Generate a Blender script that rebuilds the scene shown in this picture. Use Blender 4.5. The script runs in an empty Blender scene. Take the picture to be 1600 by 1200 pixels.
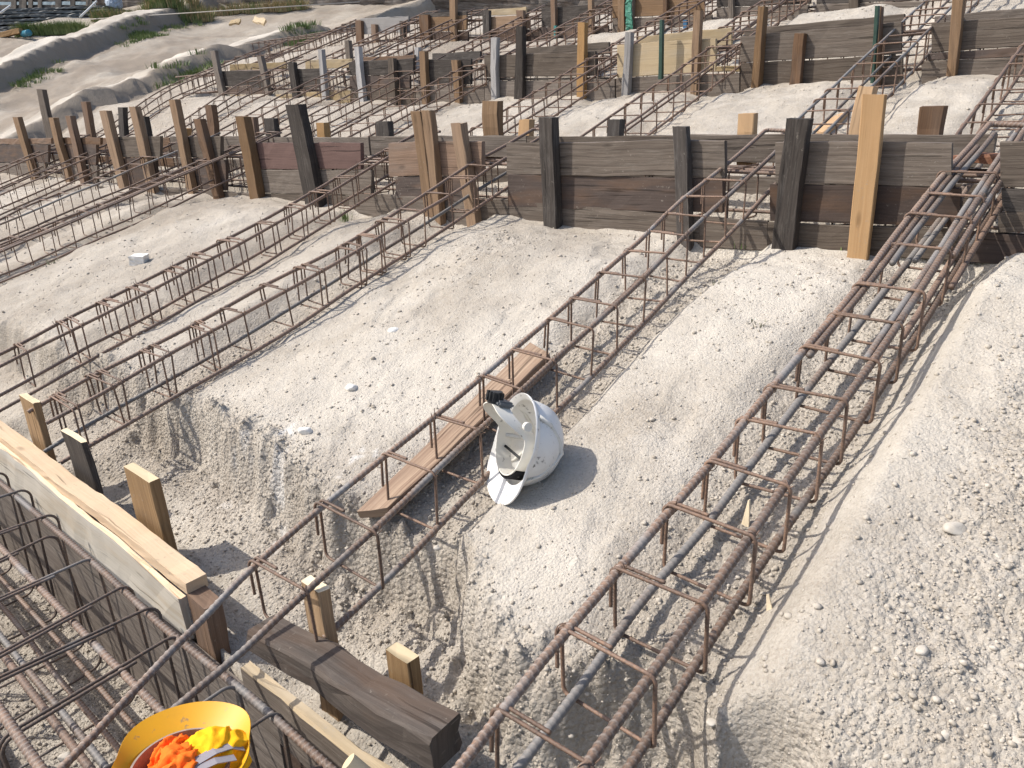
import bpy, bmesh, math, random
import numpy as np
from mathutils import Vector, Matrix
random.seed(7); RNG = np.random.default_rng(11)
S = bpy.context.scene
C = S.collection
SL = 0.27                      # the hillside climbs 0.27 m per metre of +Y

# ------------------------------------------------------------------ camera
YAW, PIT, ROL, FPX = 0.73301358, 0.35365964, -0.03945771, 1182.84
def cam_axes():
    cy, sy, cp, sp, cr, sr = math.cos(YAW), math.sin(YAW), math.cos(PIT), math.sin(PIT), math.cos(ROL), math.sin(ROL)
    M = np.array([[1,0,0],[0,0,-1],[0,1,0]], float)
    Ry = np.array([[cy,0,sy],[0,1,0],[-sy,0,cy]]); Rx = np.array([[1,0,0],[0,cp,-sp],[0,sp,cp]]); Rz = np.array([[cr,-sr,0],[sr,cr,0],[0,0,1]])
    return Rz@Rx@Ry@M
AX = cam_axes(); EYE = np.array([0,0,1.4])
def ray(x, y): return AX.T@np.array([(x-800)/FPX, (y-600)/FPX, 1.0])
def atY(x, y, Y): r = ray(x, y); return r*(Y/r[1]) + EYE
def atz(x, y, z): r = ray(x, y); return r*((z-1.4)/r[2]) + EYE
def gp(x, y, h=0.0):
    r = ray(x, y); n = np.array((0, -SL, 1)); return r*((h-1.4)/n.dot(r)) + EYE
def zbar(Y, bay=0):
    Y = np.asarray(Y, float); z = .333*Y-.061
    return np.where(Y < .6, .1388-.2*(.6-Y), z)-.147*bay
def bp(x, y, h=0.0, bay=0):
    r = ray(x, y); a, b = .05, 60.
    f = lambda t: r[2]*t+1.4-float(zbar(r[1]*t, bay))-h
    for _ in range(60):
        m_ = (a+b)/2
        if f(a)*f(m_) <= 0: b = m_
        else: a = m_
    return r*a+EYE
def atd(x, y, d): r = ray(x, y); return r*d + EYE
cd = bpy.data.cameras.new('camera'); co = bpy.data.objects.new('camera', cd); C.objects.link(co)
cd.sensor_width = 36; cd.lens = 36*FPX/1600; cd.clip_start = 0.02; cd.clip_end = 500
m = Matrix.Identity(4)
for i in range(3):
    m[i][0] = AX[0][i]; m[i][1] = -AX[1][i]; m[i][2] = -AX[2][i]; m[i][3] = EYE[i]
co.matrix_world = m; S.camera = co

# ------------------------------------------------------------------ light
LT = np.array([1.3, 1.0, -1.86]); LT /= np.linalg.norm(LT)
sd = bpy.data.lights.new('sun', 'SUN'); so = bpy.data.objects.new('sun', sd); C.objects.link(so)
sd.energy = 3.8; sd.angle = math.radians(0.5); sd.color = (1.0, 0.94, 0.85)
so.rotation_euler = Vector(LT).to_track_quat('-Z', 'Y').to_euler()
W = bpy.data.worlds.new('World'); S.world = W; W.use_nodes = True
wn = W.node_tree; bg = wn.nodes['Background']
sky = wn.nodes.new('ShaderNodeTexSky'); sky.sky_type = 'NISHITA'; sky.sun_disc = False
sky.sun_elevation = math.asin(-LT[2]); sky.sun_rotation = math.atan2(-LT[0], -LT[1])
sky.dust_density = 2.5
wn.links.new(sky.outputs[0], bg.inputs[0]); bg.inputs[1].default_value = 0.15
S.view_settings.view_transform = 'Standard'; S.view_settings.look = 'None'
S.view_settings.exposure = 0.38; S.view_settings.gamma = 1
S.render.engine = 'CYCLES'

# ------------------------------------------------------------------ materials
class NT:
    def __init__(s, name):
        s.m = bpy.data.materials.new(name); s.m.use_nodes = True; s.t = s.m.node_tree
        s.b = s.t.nodes['Principled BSDF']
    def n(s, typ, **kw):
        n = s.t.nodes.new('ShaderNode'+typ)
        for k, v in kw.items(): setattr(n, k, v)
        return n
    def l(s, a, b): s.t.links.new(a, b)
    def val(s, sock, v):
        if hasattr(v, 'is_output') or isinstance(v, bpy.types.NodeSocket): s.l(v, sock)
        else: sock.default_value = v
    def noise(s, vec, scale, det=4, rough=.55, dist=0):
        n = s.n('TexNoise'); s.l(vec, n.inputs['Vector']); n.inputs['Scale'].default_value = scale
        n.inputs['Detail'].default_value = det; n.inputs['Roughness'].default_value = rough; n.inputs['Distortion'].default_value = dist
        return n.outputs['Fac']
    def ramp(s, f, stops):
        n = s.n('ValToRGB'); s.l(f, n.inputs[0]); e = n.color_ramp.elements
        while len(e) < len(stops): e.new(0.5)
        for q, (p, c) in zip(e, stops):
            q.position = p; q.color = (*c, 1) if len(c) == 3 else c
        return n.outputs['Color']
    def mix(s, f, a, b, mode='MIX'):
        n = s.n('Mix', data_type='RGBA', blend_type=mode)
        s.val(n.inputs[0], f)
        for sock, v in ((n.inputs[6], a), (n.inputs[7], b)):
            if isinstance(v, tuple): sock.default_value = (*v, 1) if len(v) == 3 else v
            else: s.l(v, sock)
        return n.outputs[2]
    def math(s, op, a, b=0.0, clamp=False):
        n = s.n('Math', operation=op, use_clamp=clamp); s.val(n.inputs[0], a); s.val(n.inputs[1], b); return n.outputs[0]
    def mapr(s, f, a, b, c=0., d=1.):
        n = s.n('MapRange'); s.l(f, n.inputs[0])
        for i, v in enumerate((a, b, c, d)): n.inputs[i+1].default_value = v
        return n.outputs[0]
    def vmul(s, vec, v):
        n = s.n('Mapping'); s.l(vec, n.inputs['Vector']); n.inputs['Scale'].default_value = v; return n.outputs[0], n
    def bump(s, h, strength, dist, nrm=None):
        n = s.n('Bump'); s.l(h, n.inputs['Height']); n.inputs['Strength'].default_value = strength; n.inputs['Distance'].default_value = dist
        if nrm: s.l(nrm, n.inputs['Normal'])
        return n.outputs[0]
    def done(s, col, rough=.8, nrm=None, metal=0., spec=.3):
        if isinstance(col, tuple): s.b.inputs['Base Color'].default_value = (*col, 1)
        else: s.l(col, s.b.inputs['Base Color'])
        s.val(s.b.inputs['Roughness'], rough); s.val(s.b.inputs['Metallic'], metal)
        s.b.inputs['Specular IOR Level'].default_value = spec
        if nrm: s.l(nrm, s.b.inputs['Normal'])
        return s.m

def mat_wood(name, dark, light, grain=.6, dirt=.35, dirtcol=(.16,.14,.12), bump=.5, wear=0., wearcol=(.4,.37,.33)):
    t = NT(name)
    uv = t.n('UVMap').outputs[0]; oi = t.n('ObjectInfo')
    off = t.n('VectorMath', operation='MULTIPLY_ADD')
    cmb = t.n('CombineXYZ'); r = oi.outputs['Random']
    t.l(t.math('MULTIPLY', r, 37.), cmb.inputs[0]); t.l(t.math('MULTIPLY', r, 11.), cmb.inputs[1]); t.l(r, cmb.inputs[2])
    t.l(uv, off.inputs[0]); off.inputs[1].default_value = (1,1,1); t.l(cmb.outputs[0], off.inputs[2])
    base = off.outputs[0]
    warp = t.noise(base, 5., 3)
    wv = t.n('VectorMath', operation='ADD'); cw = t.n('CombineXYZ'); t.l(t.math('MULTIPLY', warp, .014), cw.inputs[1])
    t.l(base, wv.inputs[0]); t.l(cw.outputs[0], wv.inputs[1])
    g1, _ = t.vmul(wv.outputs[0], (2.2, 120, 1)); f1 = t.noise(g1, 1., 5, .6)
    g2, _ = t.vmul(wv.outputs[0], (7, 520, 1)); f2 = t.noise(g2, 1., 3, .6)
    g3, _ = t.vmul(base, (2.2, 9, 1)); f3 = t.noise(g3, 1.5, 4)
    grainf = t.math('ADD', t.math('MULTIPLY', f1, .65), t.math('MULTIPLY', f2, .35))
    col = t.ramp(t.mapr(grainf, .5-.22/grain*.6, .5+.22/grain*.6), [(0, dark), (1, light)])
    # long dark checks and cracks
    g4, _ = t.vmul(wv.outputs[0], (2.2, 60, 1)); f4 = t.noise(g4, 1., 2, .4)
    crack = t.mapr(f4, .66, .71)
    col = t.mix(t.math('MULTIPLY', crack, .6), col, tuple(c*.25 for c in dark))
    # knots
    kv, _ = t.vmul(base, (3.0, 9.0, 1)); vo = t.n('TexVoronoi'); t.l(kv, vo.inputs['Vector']); vo.inputs['Scale'].default_value = 1.
    kn = t.mapr(vo.outputs['Distance'], .13, .05)
    col = t.mix(t.math('MULTIPLY', kn, .55), col, tuple(c*.4 for c in dark))
    # dirt and cement stains
    col = t.mix(t.math('MULTIPLY', t.mapr(f3, .45, .72), dirt), col, dirtcol)
    if wear:
        gw, _ = t.vmul(base, (5, 38, 1)); col = t.mix(t.math('MULTIPLY', t.mapr(t.noise(gw, 1.3, 6, .75), .5, .7), wear), col, wearcol)
    sp = t.math('MULTIPLY', t.mapr(t.noise(base, 70., 3, .6), .64, .69), t.mapr(t.noise(base, 6., 2), .45, .6))
    col = t.mix(t.math('MULTIPLY', sp, .4), col, (.30,.27,.23))
    hsv = t.n('HueSaturation'); t.l(col, hsv.inputs['Color'])
    t.l(t.mapr(r, 0, 1, .72, 1.25), hsv.inputs['Value']); t.l(t.mapr(r, 0, 1, 1.1, .85), hsv.inputs['Saturation'])
    hgt = t.math('SUBTRACT', grainf, t.math('MULTIPLY', crack, .7))
    nr = t.bump(hgt, bump, .004)
    nr = t.bump(t.noise(base, 60., 4, .7), .2, .003, nr)
    return t.done(hsv.outputs[0], .82, nr, 0, .2)

WOOD = dict(
    fresh=mat_wood('fresh_orange_timber', (.37,.22,.105), (.50,.325,.17), .5, .15, (.3,.2,.12), .25),
    tan=mat_wood('orange_brown_timber', (.135,.083,.046), (.30,.195,.115), .7, .35, (.2,.14,.1), .5),
    brown=mat_wood('brown_timber', (.10,.06,.038), (.24,.15,.095), .7, .4, (.17,.14,.12), .6),
    gray=mat_wood('grey_weathered_timber', (.072,.056,.045), (.20,.165,.135), .8, .4, (.10,.078,.062), .8, .3, (.28,.25,.215)),
    dark=mat_wood('oil_blackened_timber', (.026,.022,.02), (.085,.072,.063), .7, .35, (.10,.085,.075), .7, .35, (.22,.2,.18)),
    red=mat_wood('dark_red_brown_timber', (.047,.036,.031), (.100,.074,.063), .5, .35, (.2,.105,.05), .3, .15, (.2,.17,.15)),
    redlit=mat_wood('red_stained_timber', (.095,.058,.051), (.18,.112,.097), .5, .35, (.09,.055,.05), .3),  # lighter, redder tone than the dark red-brown boards
    pale=mat_wood('pale_grey_timber', (.26,.25,.245), (.41,.395,.385), .5, .25, (.25,.23,.21), .4),
    yellow=mat_wood('pale_yellow_timber', (.28,.205,.115), (.43,.335,.2), .5, .3, (.38,.34,.28), .3),
    plankin=mat_wood('red_grained_plank', (.17,.105,.07), (.40,.29,.2), .8, .35, (.13,.065,.045), .4),
    face=mat_wood('cement_stained_board', (.48,.44,.37), (.68,.63,.55), .5, .45, (.45,.34,.21), .35),
    cream=mat_wood('raw_cream_timber', (.66,.48,.32), (.82,.66,.48), .4, .15, (.5,.38,.27), .4),
    beam=mat_wood('black_brown_beam', (.05,.041,.035), (.125,.104,.09), .6, .35, (.13,.072,.04), .5, .35, (.2,.175,.155)),
    stakelow=mat_wood('honey_brown_stake', (.2,.12,.06), (.42,.28,.15), .7, .35, (.14,.09,.055), .5),
)
CUT = mat_wood('fresh_cut_end', (.6,.47,.29), (.78,.66,.46), .4, .1, (.5,.4,.3), .3)

def mat_rust(name, a, b, steel=0., steelcol=(.19,.187,.183)):
    t = NT(name); oi = t.n('ObjectInfo')
    geo = t.n('NewGeometry').outputs['Position']
    f = t.noise(geo, 9., 5, .65); g = t.noise(geo, 160., 4, .7)
    col = t.ramp(t.mapr(f, .35, .65), [(0, a), (1, b)])
    col = t.mix(t.mapr(g, .52, .68), col, (.235,.14,.09))
    col = t.mix(t.math('MULTIPLY', t.mapr(g, .5, .35), .6), col, tuple(c*.45 for c in a))
    metal = 0.
    if steel:
        sf = t.math('MULTIPLY', t.mapr(t.noise(geo, 4.5, 3), .62-.3*steel, .72-.3*steel), .85)
        col = t.mix(sf, col, steelcol); metal = t.math('MULTIPLY', sf, .12)
    ra = t.n('Attribute'); ra.attribute_name = 'rib'
    col = t.mix(t.math('MULTIPLY', t.mapr(ra.outputs['Fac'], .2, 1.), .55), col, (.34,.30,.27) if steel else (.28,.2,.155))
    hs = t.n('HueSaturation'); t.l(col, hs.inputs['Color']); t.l(t.mapr(oi.outputs['Random'], 0, 1, .75, 1.25), hs.inputs['Value'])
    nr = t.bump(g, .35, .0015)
    return t.done(hs.outputs[0], .62, nr, metal, .4)
RUST = mat_rust('rusty_rebar', (.12,.088,.072), (.20,.135,.102))
RUSTF = mat_rust('rusty_rebar_lighter', (.15,.108,.086), (.245,.165,.122))  # lighter rust tone for the cages of the upper terraces
RUST2 = mat_rust('rusty_grey_rebar', (.115,.083,.067), (.205,.138,.10), .22)
STEEL = mat_rust('blue_grey_rebar', (.13,.105,.09), (.20,.15,.12), .7)
STIR = mat_rust('rusty_stirrup', (.125,.085,.066), (.205,.13,.09))
STIRG = mat_rust('grey_stirrup', (.11,.088,.074), (.185,.135,.105), .3, (.2,.19,.18))
PLATE = mat_rust('rusted_flat_plate', (.22,.09,.05), (.34,.16,.09))

def mat_ground():
    t = NT('limestone_soil')
    geo = t.n('NewGeometry').outputs['Position']
    big = t.noise(geo, .9, 4); mid = t.noise(geo, 7., 8, .72); fin = t.noise(geo, 130., 5, .75)
    col = t.ramp(t.mapr(mid, .36, .64), [(0, (.345,.30,.245)), (.5, (.435,.389,.328)), (1, (.52,.476,.413))])
    col = t.mix(t.math('MULTIPLY', t.mapr(big, .42, .62), .45), col, (.41,.373,.325))
    col = t.mix(t.math('MULTIPLY', t.mapr(fin, .5, .75), .4), col, (.64,.6,.54))
    col = t.mix(t.math('MULTIPLY', t.mapr(fin, .46, .28), .5), col, (.25,.21,.17))
    vo = t.n('TexVoronoi'); t.l(geo, vo.inputs['Vector']); vo.inputs['Scale'].default_value = 150.; vo.inputs['Randomness'].default_value = 1.
    wn_ = t.n('TexWhiteNoise'); t.l(vo.outputs['Position'], wn_.inputs['Vector'])
    col = t.mix(.22, col, t.ramp(wn_.outputs['Value'], [(0, (.3,.26,.21)), (1, (.6,.56,.5))]))
    a = t.n('Attribute'); a.attribute_name = 'chalk'
    col = t.mix(a.outputs['Fac'], col, (.78,.77,.75))
    b2 = t.n('Attribute'); b2.attribute_name = 'pale'
    col = t.mix(t.math('MULTIPLY', b2.outputs['Fac'], .75), col, (.61,.565,.495))
    d2 = t.n('Attribute'); d2.attribute_name = 'earth_shade'
    col = t.mix(t.math('MULTIPLY', d2.outputs['Fac'], .85), col, (.235,.195,.155))  # darker soil, plus shade painted on the ridge faces
    r2 = t.n('Attribute'); r2.attribute_name = 'loose'
    v2 = t.n('TexVoronoi'); t.l(geo, v2.inputs['Vector']); v2.inputs['Scale'].default_value = 75.
    h = t.math('ADD', t.math('MULTIPLY', t.math('SUBTRACT', 1., vo.outputs['Distance']), .45), t.math('MULTIPLY', fin, .6))
    h = t.math('ADD', h, t.math('MULTIPLY', t.math('MULTIPLY', t.math('SUBTRACT', 1., v2.outputs['Distance']), 1.6), r2.outputs['Fac']))
    nr = t.bump(t.noise(geo, 22., 6, .75), .55, .03); nr = t.bump(h, .75, .007, nr)
    return t.done(col, .95, nr, 0, .1)
GROUND = mat_ground()
def mat_stone(name, a, b, scale=30.):
    t = NT(name); tc = t.n('TexCoord').outputs['Object']; oi = t.n('ObjectInfo')
    f = t.noise(tc, scale, 5, .65)
    col = t.ramp(t.mapr(f, .35, .65), [(0, a), (1, b)])
    return t.done(col, .9, t.bump(t.noise(tc, scale*4, 5, .7), .4, .004), 0, .15)
STONE = mat_stone('pale_limestone', (.40,.36,.305), (.56,.52,.46))
def mat_gravel():
    t = NT('loose_limestone_clods'); geo = t.n('NewGeometry').outputs['Position']
    vo = t.n('TexVoronoi'); t.l(geo, vo.inputs['Vector']); vo.inputs['Scale'].default_value = 60.
    wn_ = t.n('TexWhiteNoise'); t.l(vo.outputs['Position'], wn_.inputs['Vector'])
    col = t.ramp(wn_.outputs['Value'], [(0, (.34,.295,.24)), (.5, (.43,.384,.325)), (1, (.53,.485,.425))])
    col = t.mix(t.mapr(t.noise(geo, 200., 3), .4, .7), col, (.44,.4,.34))
    return t.done(col, .95, t.bump(t.noise(geo, 300., 3), .5, .003), 0, .1)
GRAVEL = mat_gravel()

def mat_plain(name, col, rough=.5, var=.15, scale=20., spec=.4, metal=0., bump=0.):
    t = NT(name); tc = t.n('TexCoord').outputs['Object']
    f = t.noise(tc, scale, 5, .65)
    c = t.ramp(t.mapr(f, .3, .7), [(0, tuple(v*(1-var) for v in col)), (1, tuple(min(1, v*(1+var)) for v in col))])
    nr = t.bump(f, bump, .004) if bump else None
    return t.done(c, rough, nr, metal, spec)

# ------------------------------------------------------------------ object helpers
def tag(o, label=None, cat=None, group=None, kind=None):
    if label: o['label'] = label
    if cat: o['category'] = cat
    if group: o['group'] = group
    if kind: o['kind'] = kind
    return o
def empty(name, loc, label, cat, group=None):
    o = bpy.data.objects.new(name, None); C.objects.link(o); o.location = tuple(loc); o.empty_display_size = .05
    return tag(o, label, cat, group)
def mesh_obj(name, verts, faces, mats, parent=None, origin=(0,0,0), uvs=None, smooth=False, midx=None):
    verts = np.asarray(verts, float) - np.asarray(origin, float)
    me = bpy.data.meshes.new(name)
    me.from_pydata(verts.tolist(), [], faces)
    for mm in (mats if isinstance(mats, (list, tuple)) else [mats]): me.materials.append(mm)
    if uvs is not None:
        ul = me.uv_layers.new(name='UVMap'); ul.data.foreach_set('uv', np.asarray(uvs, np.float32).ravel())
    if smooth: me.polygons.foreach_set('use_smooth', [True]*len(me.polygons))
    if midx is not None: me.polygons.foreach_set('material_index', midx)
    me.update()
    o = bpy.data.objects.new(name, me); C.objects.link(o)
    if parent: o.parent = parent
    else: o.location = tuple(origin)
    return o

def tube_geo(path, r, seg=8, closed=False, ribs=0., pitch=.011):
    """swept tube along path; ribs>0 adds helical deformation ribs"""
    P = np.asarray(path, float); n = len(P)
    T = np.gradient(P, axis=0); T /= np.linalg.norm(T, axis=1)[:, None]
    up = np.array((0,0,1.)) if abs(T[0][2]) < .9 else np.array((1.,0,0))
    N = np.zeros_like(P); v = up - T[0]*up.dot(T[0]); N[0] = v/np.linalg.norm(v)
    for i in range(1, n):
        v = N[i-1] - T[i]*N[i-1].dot(T[i]); N[i] = v/np.linalg.norm(v)
    B = np.cross(T, N)
    a = np.arange(seg)*2*math.pi/seg
    rad = np.full((n, seg), r)
    if ribs:
        s = np.concatenate([[0], np.cumsum(np.linalg.norm(np.diff(P, axis=0), axis=1))])
        ph = s[:, None]/pitch + np.where(a < math.pi, a, 2*math.pi-a)[None, :]/math.pi*.9
        rad = r*(1 + ribs*(np.clip(np.cos(2*math.pi*ph), -.2, 1)))
    V = P[:, None, :] + rad[:, :, None]*(np.cos(a)[None, :, None]*N[:, None, :] + np.sin(a)[None, :, None]*B[:, None, :])
    V = V.reshape(-1, 3); global LAST_RIB; LAST_RIB = ((rad/r-1)/max(ribs, 1e-6)).ravel() if ribs else None
    i = np.arange(n-1)[:, None]*seg; j = np.arange(seg)[None, :]; j2 = (j+1) % seg
    F = np.stack([i+j, i+j2, i+seg+j2, i+seg+j], -1).reshape(-1, 4).tolist()
    F.append(list(range(seg))[::-1]); F.append([(n-1)*seg+k for k in range(seg)])
    return V, F
def tube(name, path, r, mat, parent=None, origin=(0,0,0), seg=8, ribs=0., pitch=.011):
    V, F = tube_geo(path, r, seg, False, ribs, pitch); rb_ = LAST_RIB
    o = mesh_obj(name, V, F, mat, parent, origin, smooth=True)
    if rb_ is not None: o.data.attributes.new('rib', 'FLOAT', 'POINT').data.foreach_set('value', np.clip(rb_, -1, 1).astype(np.float32))
    return o
def join_geo(parts):
    V = []; F = []; o = 0
    for v, f in parts:
        V.append(np.asarray(v, float)); F += [[i+o for i in q] for q in f]; o += len(v)
    return np.concatenate(V), F

def smooth1(n, amp, step):
    """smooth 1-D wobble"""
    k = max(4, n//step+3); c = RNG.normal(0, amp, k)
    return np.interp(np.linspace(0, k-1, n), np.arange(k), c)

def prism(name, a0, a1, b0, b1, depth, mats, label=None, cat=None, group=None, parent=None, ch=.004, age=1., cutend=False, segl=.09, chip=0., topcut=False):
    """timber: edges a0-a1 and b0-b1 are the two ends of one broad face (a = start, b = end); depth = vector through the thickness"""
    a0, a1, b0, b1, d = [np.asarray(v, float) for v in (a0, a1, b0, b1, depth)]
    L = np.linalg.norm((b0+b1-a0-a1)/2); H = np.linalg.norm(a1-a0); D = np.linalg.norm(d)
    ch = min(ch, H*.2, D*.2); n = max(2, int(L/segl)+1)
    e, g = ch/H, ch/D
    prof = [(e,0),(.5,0),(1-e,0),(1,g),(1,1-g),(1-e,1),(.5,1),(e,1),(0,1-g),(0,g)]
    k = len(prof)
    per = np.array([[p[0]*H, p[1]*D] for p in prof]); pl_ = np.concatenate([[0], np.cumsum(np.linalg.norm(np.diff(np.vstack([per, per[:1]]), axis=0), axis=1))])
    V = []
    wob = RNG.normal(0, .0012*age, (n+1, k, 3)); bow = smooth1(n+1, .0022*age, 6); bow2 = smooth1(n+1, .002*age, 6)
    dn = d/D; hn = (a1-a0)/H
    for i in range(n+1):
        s = i/n; p0 = a0*(1-s)+b0*s; p1 = a1*(1-s)+b1*s
        for j, (v, w) in enumerate(prof):
            q = p0*(1-v)+p1*v + d*w + wob[i, j] + dn*bow[i] + hn*bow2[i]
            if chip and v in (0, 1) and random.random() < chip: q = q - hn*(1 if v else -1)*random.uniform(.002, .007)
            V.append(q)
    F = []; U = []; MI = []
    for i in range(n):
        for j in range(k):
            j2 = (j+1) % k
            F.append([i*k+j, i*k+j2, (i+1)*k+j2, (i+1)*k+j])
            u0, u1 = i/n*L, (i+1)/n*L
            U += [(u0, pl_[j]), (u0, pl_[j+1]), (u1, pl_[j+1]), (u1, pl_[j])]; MI.append(1 if topcut and j in (2, 3, 4) else 0)
    F.append(list(range(k))[::-1]); U += [tuple(per[j]*(1, .3)+(3, 7)) for j in range(k)][::-1]; MI.append(1 if cutend else 0)
    F.append([n*k+j for j in range(k)]); U += [tuple(per[j]*(1, .3)+(5, 9)) for j in range(k)]; MI.append(1 if cutend else 0)
    V = np.array(V)
    # outward winding check
    if np.dot(np.cross(hn, dn), (b0-a0)) < 0: pass
    else:
        F2 = []; U2 = []; p = 0
        for f in F:
            F2.append(f[::-1]); U2 += U[p:p+len(f)][::-1]; p += len(f)
        F, U = F2, U2
    org = (0,0,0) if parent else V.mean(0)
    o = mesh_obj(name, V, F, mats if isinstance(mats, list) else [mats, CUT], parent, org, U, False, MI)
    if label: tag(o, label, cat, group)
    return o

# ------------------------------------------------------------------ terrain
def _h(ix, iy, seed):
    v = (ix.astype(np.int64)*374761393 + iy.astype(np.int64)*668265263 + seed*974634777) & 0xffffffff
    v = ((v ^ (v >> 13))*1274126177) & 0xffffffff
    return ((v ^ (v >> 16)) & 0xffff)/65535.0
def vnoise(x, y, seed=0):
    ix = np.floor(x); iy = np.floor(y); fx = x-ix; fy = y-iy; ix = ix.astype(np.int64); iy = iy.astype(np.int64)
    u = fx*fx*fx*(fx*(fx*6-15)+10); v = fy*fy*fy*(fy*(fy*6-15)+10)
    a = _h(ix, iy, seed); b = _h(ix+1, iy, seed); c = _h(ix, iy+1, seed); d = _h(ix+1, iy+1, seed)
    return (a*(1-u)+b*u)*(1-v)+(c*(1-u)+d*u)*v - .5
def fbm(x, y, sc, oct=4, seed=0, gain=.5):
    o = np.zeros_like(x); a = 1.
    for k in range(oct):
        o += a*vnoise(x/sc+17.3*k, y/sc-9.1*k, seed+k); a *= gain; sc /= 2.03
    return o
def clods(x, y, cell, seed):
    """pebbly domes: 0..1"""
    gx = x/cell; gy = y/cell; ix = np.floor(gx); iy = np.floor(gy); best = np.zeros_like(gx)
    for dx in (-1, 0, 1):
        for dy in (-1, 0, 1):
            jx = ix+dx; jy = iy+dy
            px = jx+.15+.7*_h(jx, jy, seed); py = jy+.15+.7*_h(jx, jy, seed+5); rr = .22+.42*_h(jx, jy, seed+9)**1.5
            d2 = ((gx-px)**2+(gy-py)**2)/(rr*rr)
            best = np.maximum(best, np.sqrt(np.clip(1-d2, 0, 1))*rr)
    return best
def sstep(a, b, x):
    t = np.clip((x-a)/(b-a), 0, 1); return t*t*(3-2*t)
def bell(x, w0, w1): return 1-sstep(w0, w1, np.abs(x))
ROWY = (0.72, 3.05, 5.38, 7.71)
# cages of bay 1 / 2 / 3: x of the right hand top bar at the low and high end
BAY1 = dict(A=(-1.345, -1.36), B=(-.545, -.55), C=(-2.985, -2.93), D=(-3.80, -3.75), E=(-5.8, -5.6), F=(-6.6, -6.45), G=(-8.0, -7.9), H=(-9.3, -9.2))
BAY2 = dict(K=(-1.37, -1.38), L=(-.60, -.61), M=(-2.57, -2.59), N=(-3.58, -3.61), O=(-5.0, -5.02), P=(-5.9, -5.95), Q=(-6.95, -6.98), R_=(-8.05, -8.12), S_=(-9.75, -9.84))
BAY3 = dict(T=(-1.6, -2.0), U=(-3.0, -3.04), V=(-3.97, -4.0), W_=(-5.22, -5.26), X_=(-6.25, -6.28), Y_=(-7.4, -7.47), Z_=(-8.3, -8.38), Z2=(-9.9, -10.0))
RIDGES = [([2.0, 3.54, 9.87, 10.8], [-11.96, -12.27, -13.57, -13.76], .27, 10.4),
          ([3.0, 6.2, 12.6, 14], [-18.6, -19.3, -22.0, -22.4], .38, 12.5)]
def FARL(X, Y):
    '''the ground climbs to the fence line in the far left corner'''
    q = -X*.66+Y*.75                                   # distance out towards the corner
    return .20*np.clip(-X-17.2, 0, 7) + 2.0*sstep(24, 34, q)*sstep(-13.5, -17, X)
EDGE_X = [-9, -4.4, -3.6, -2.77, -2.16, -1.74, -1.45, -1.22, -1.08, -.93, -.80, -.68, -.55, -.45, -.3, .2, 1.5]
EDGE_Y = [1.25, 1.2, 1.24, 1.24, 1.2, 1.12, 1.22, 1.15, 1.05, 1.02, 1.05, 1.16, 1.18, 1.04, 1.06, .98, .95]
def left_raise(X, Y):
    return .2*sstep(-5.5, -9.7, X)*sstep(3.7, 5.0, Y)*(1-sstep(9, 11, Y))
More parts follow.
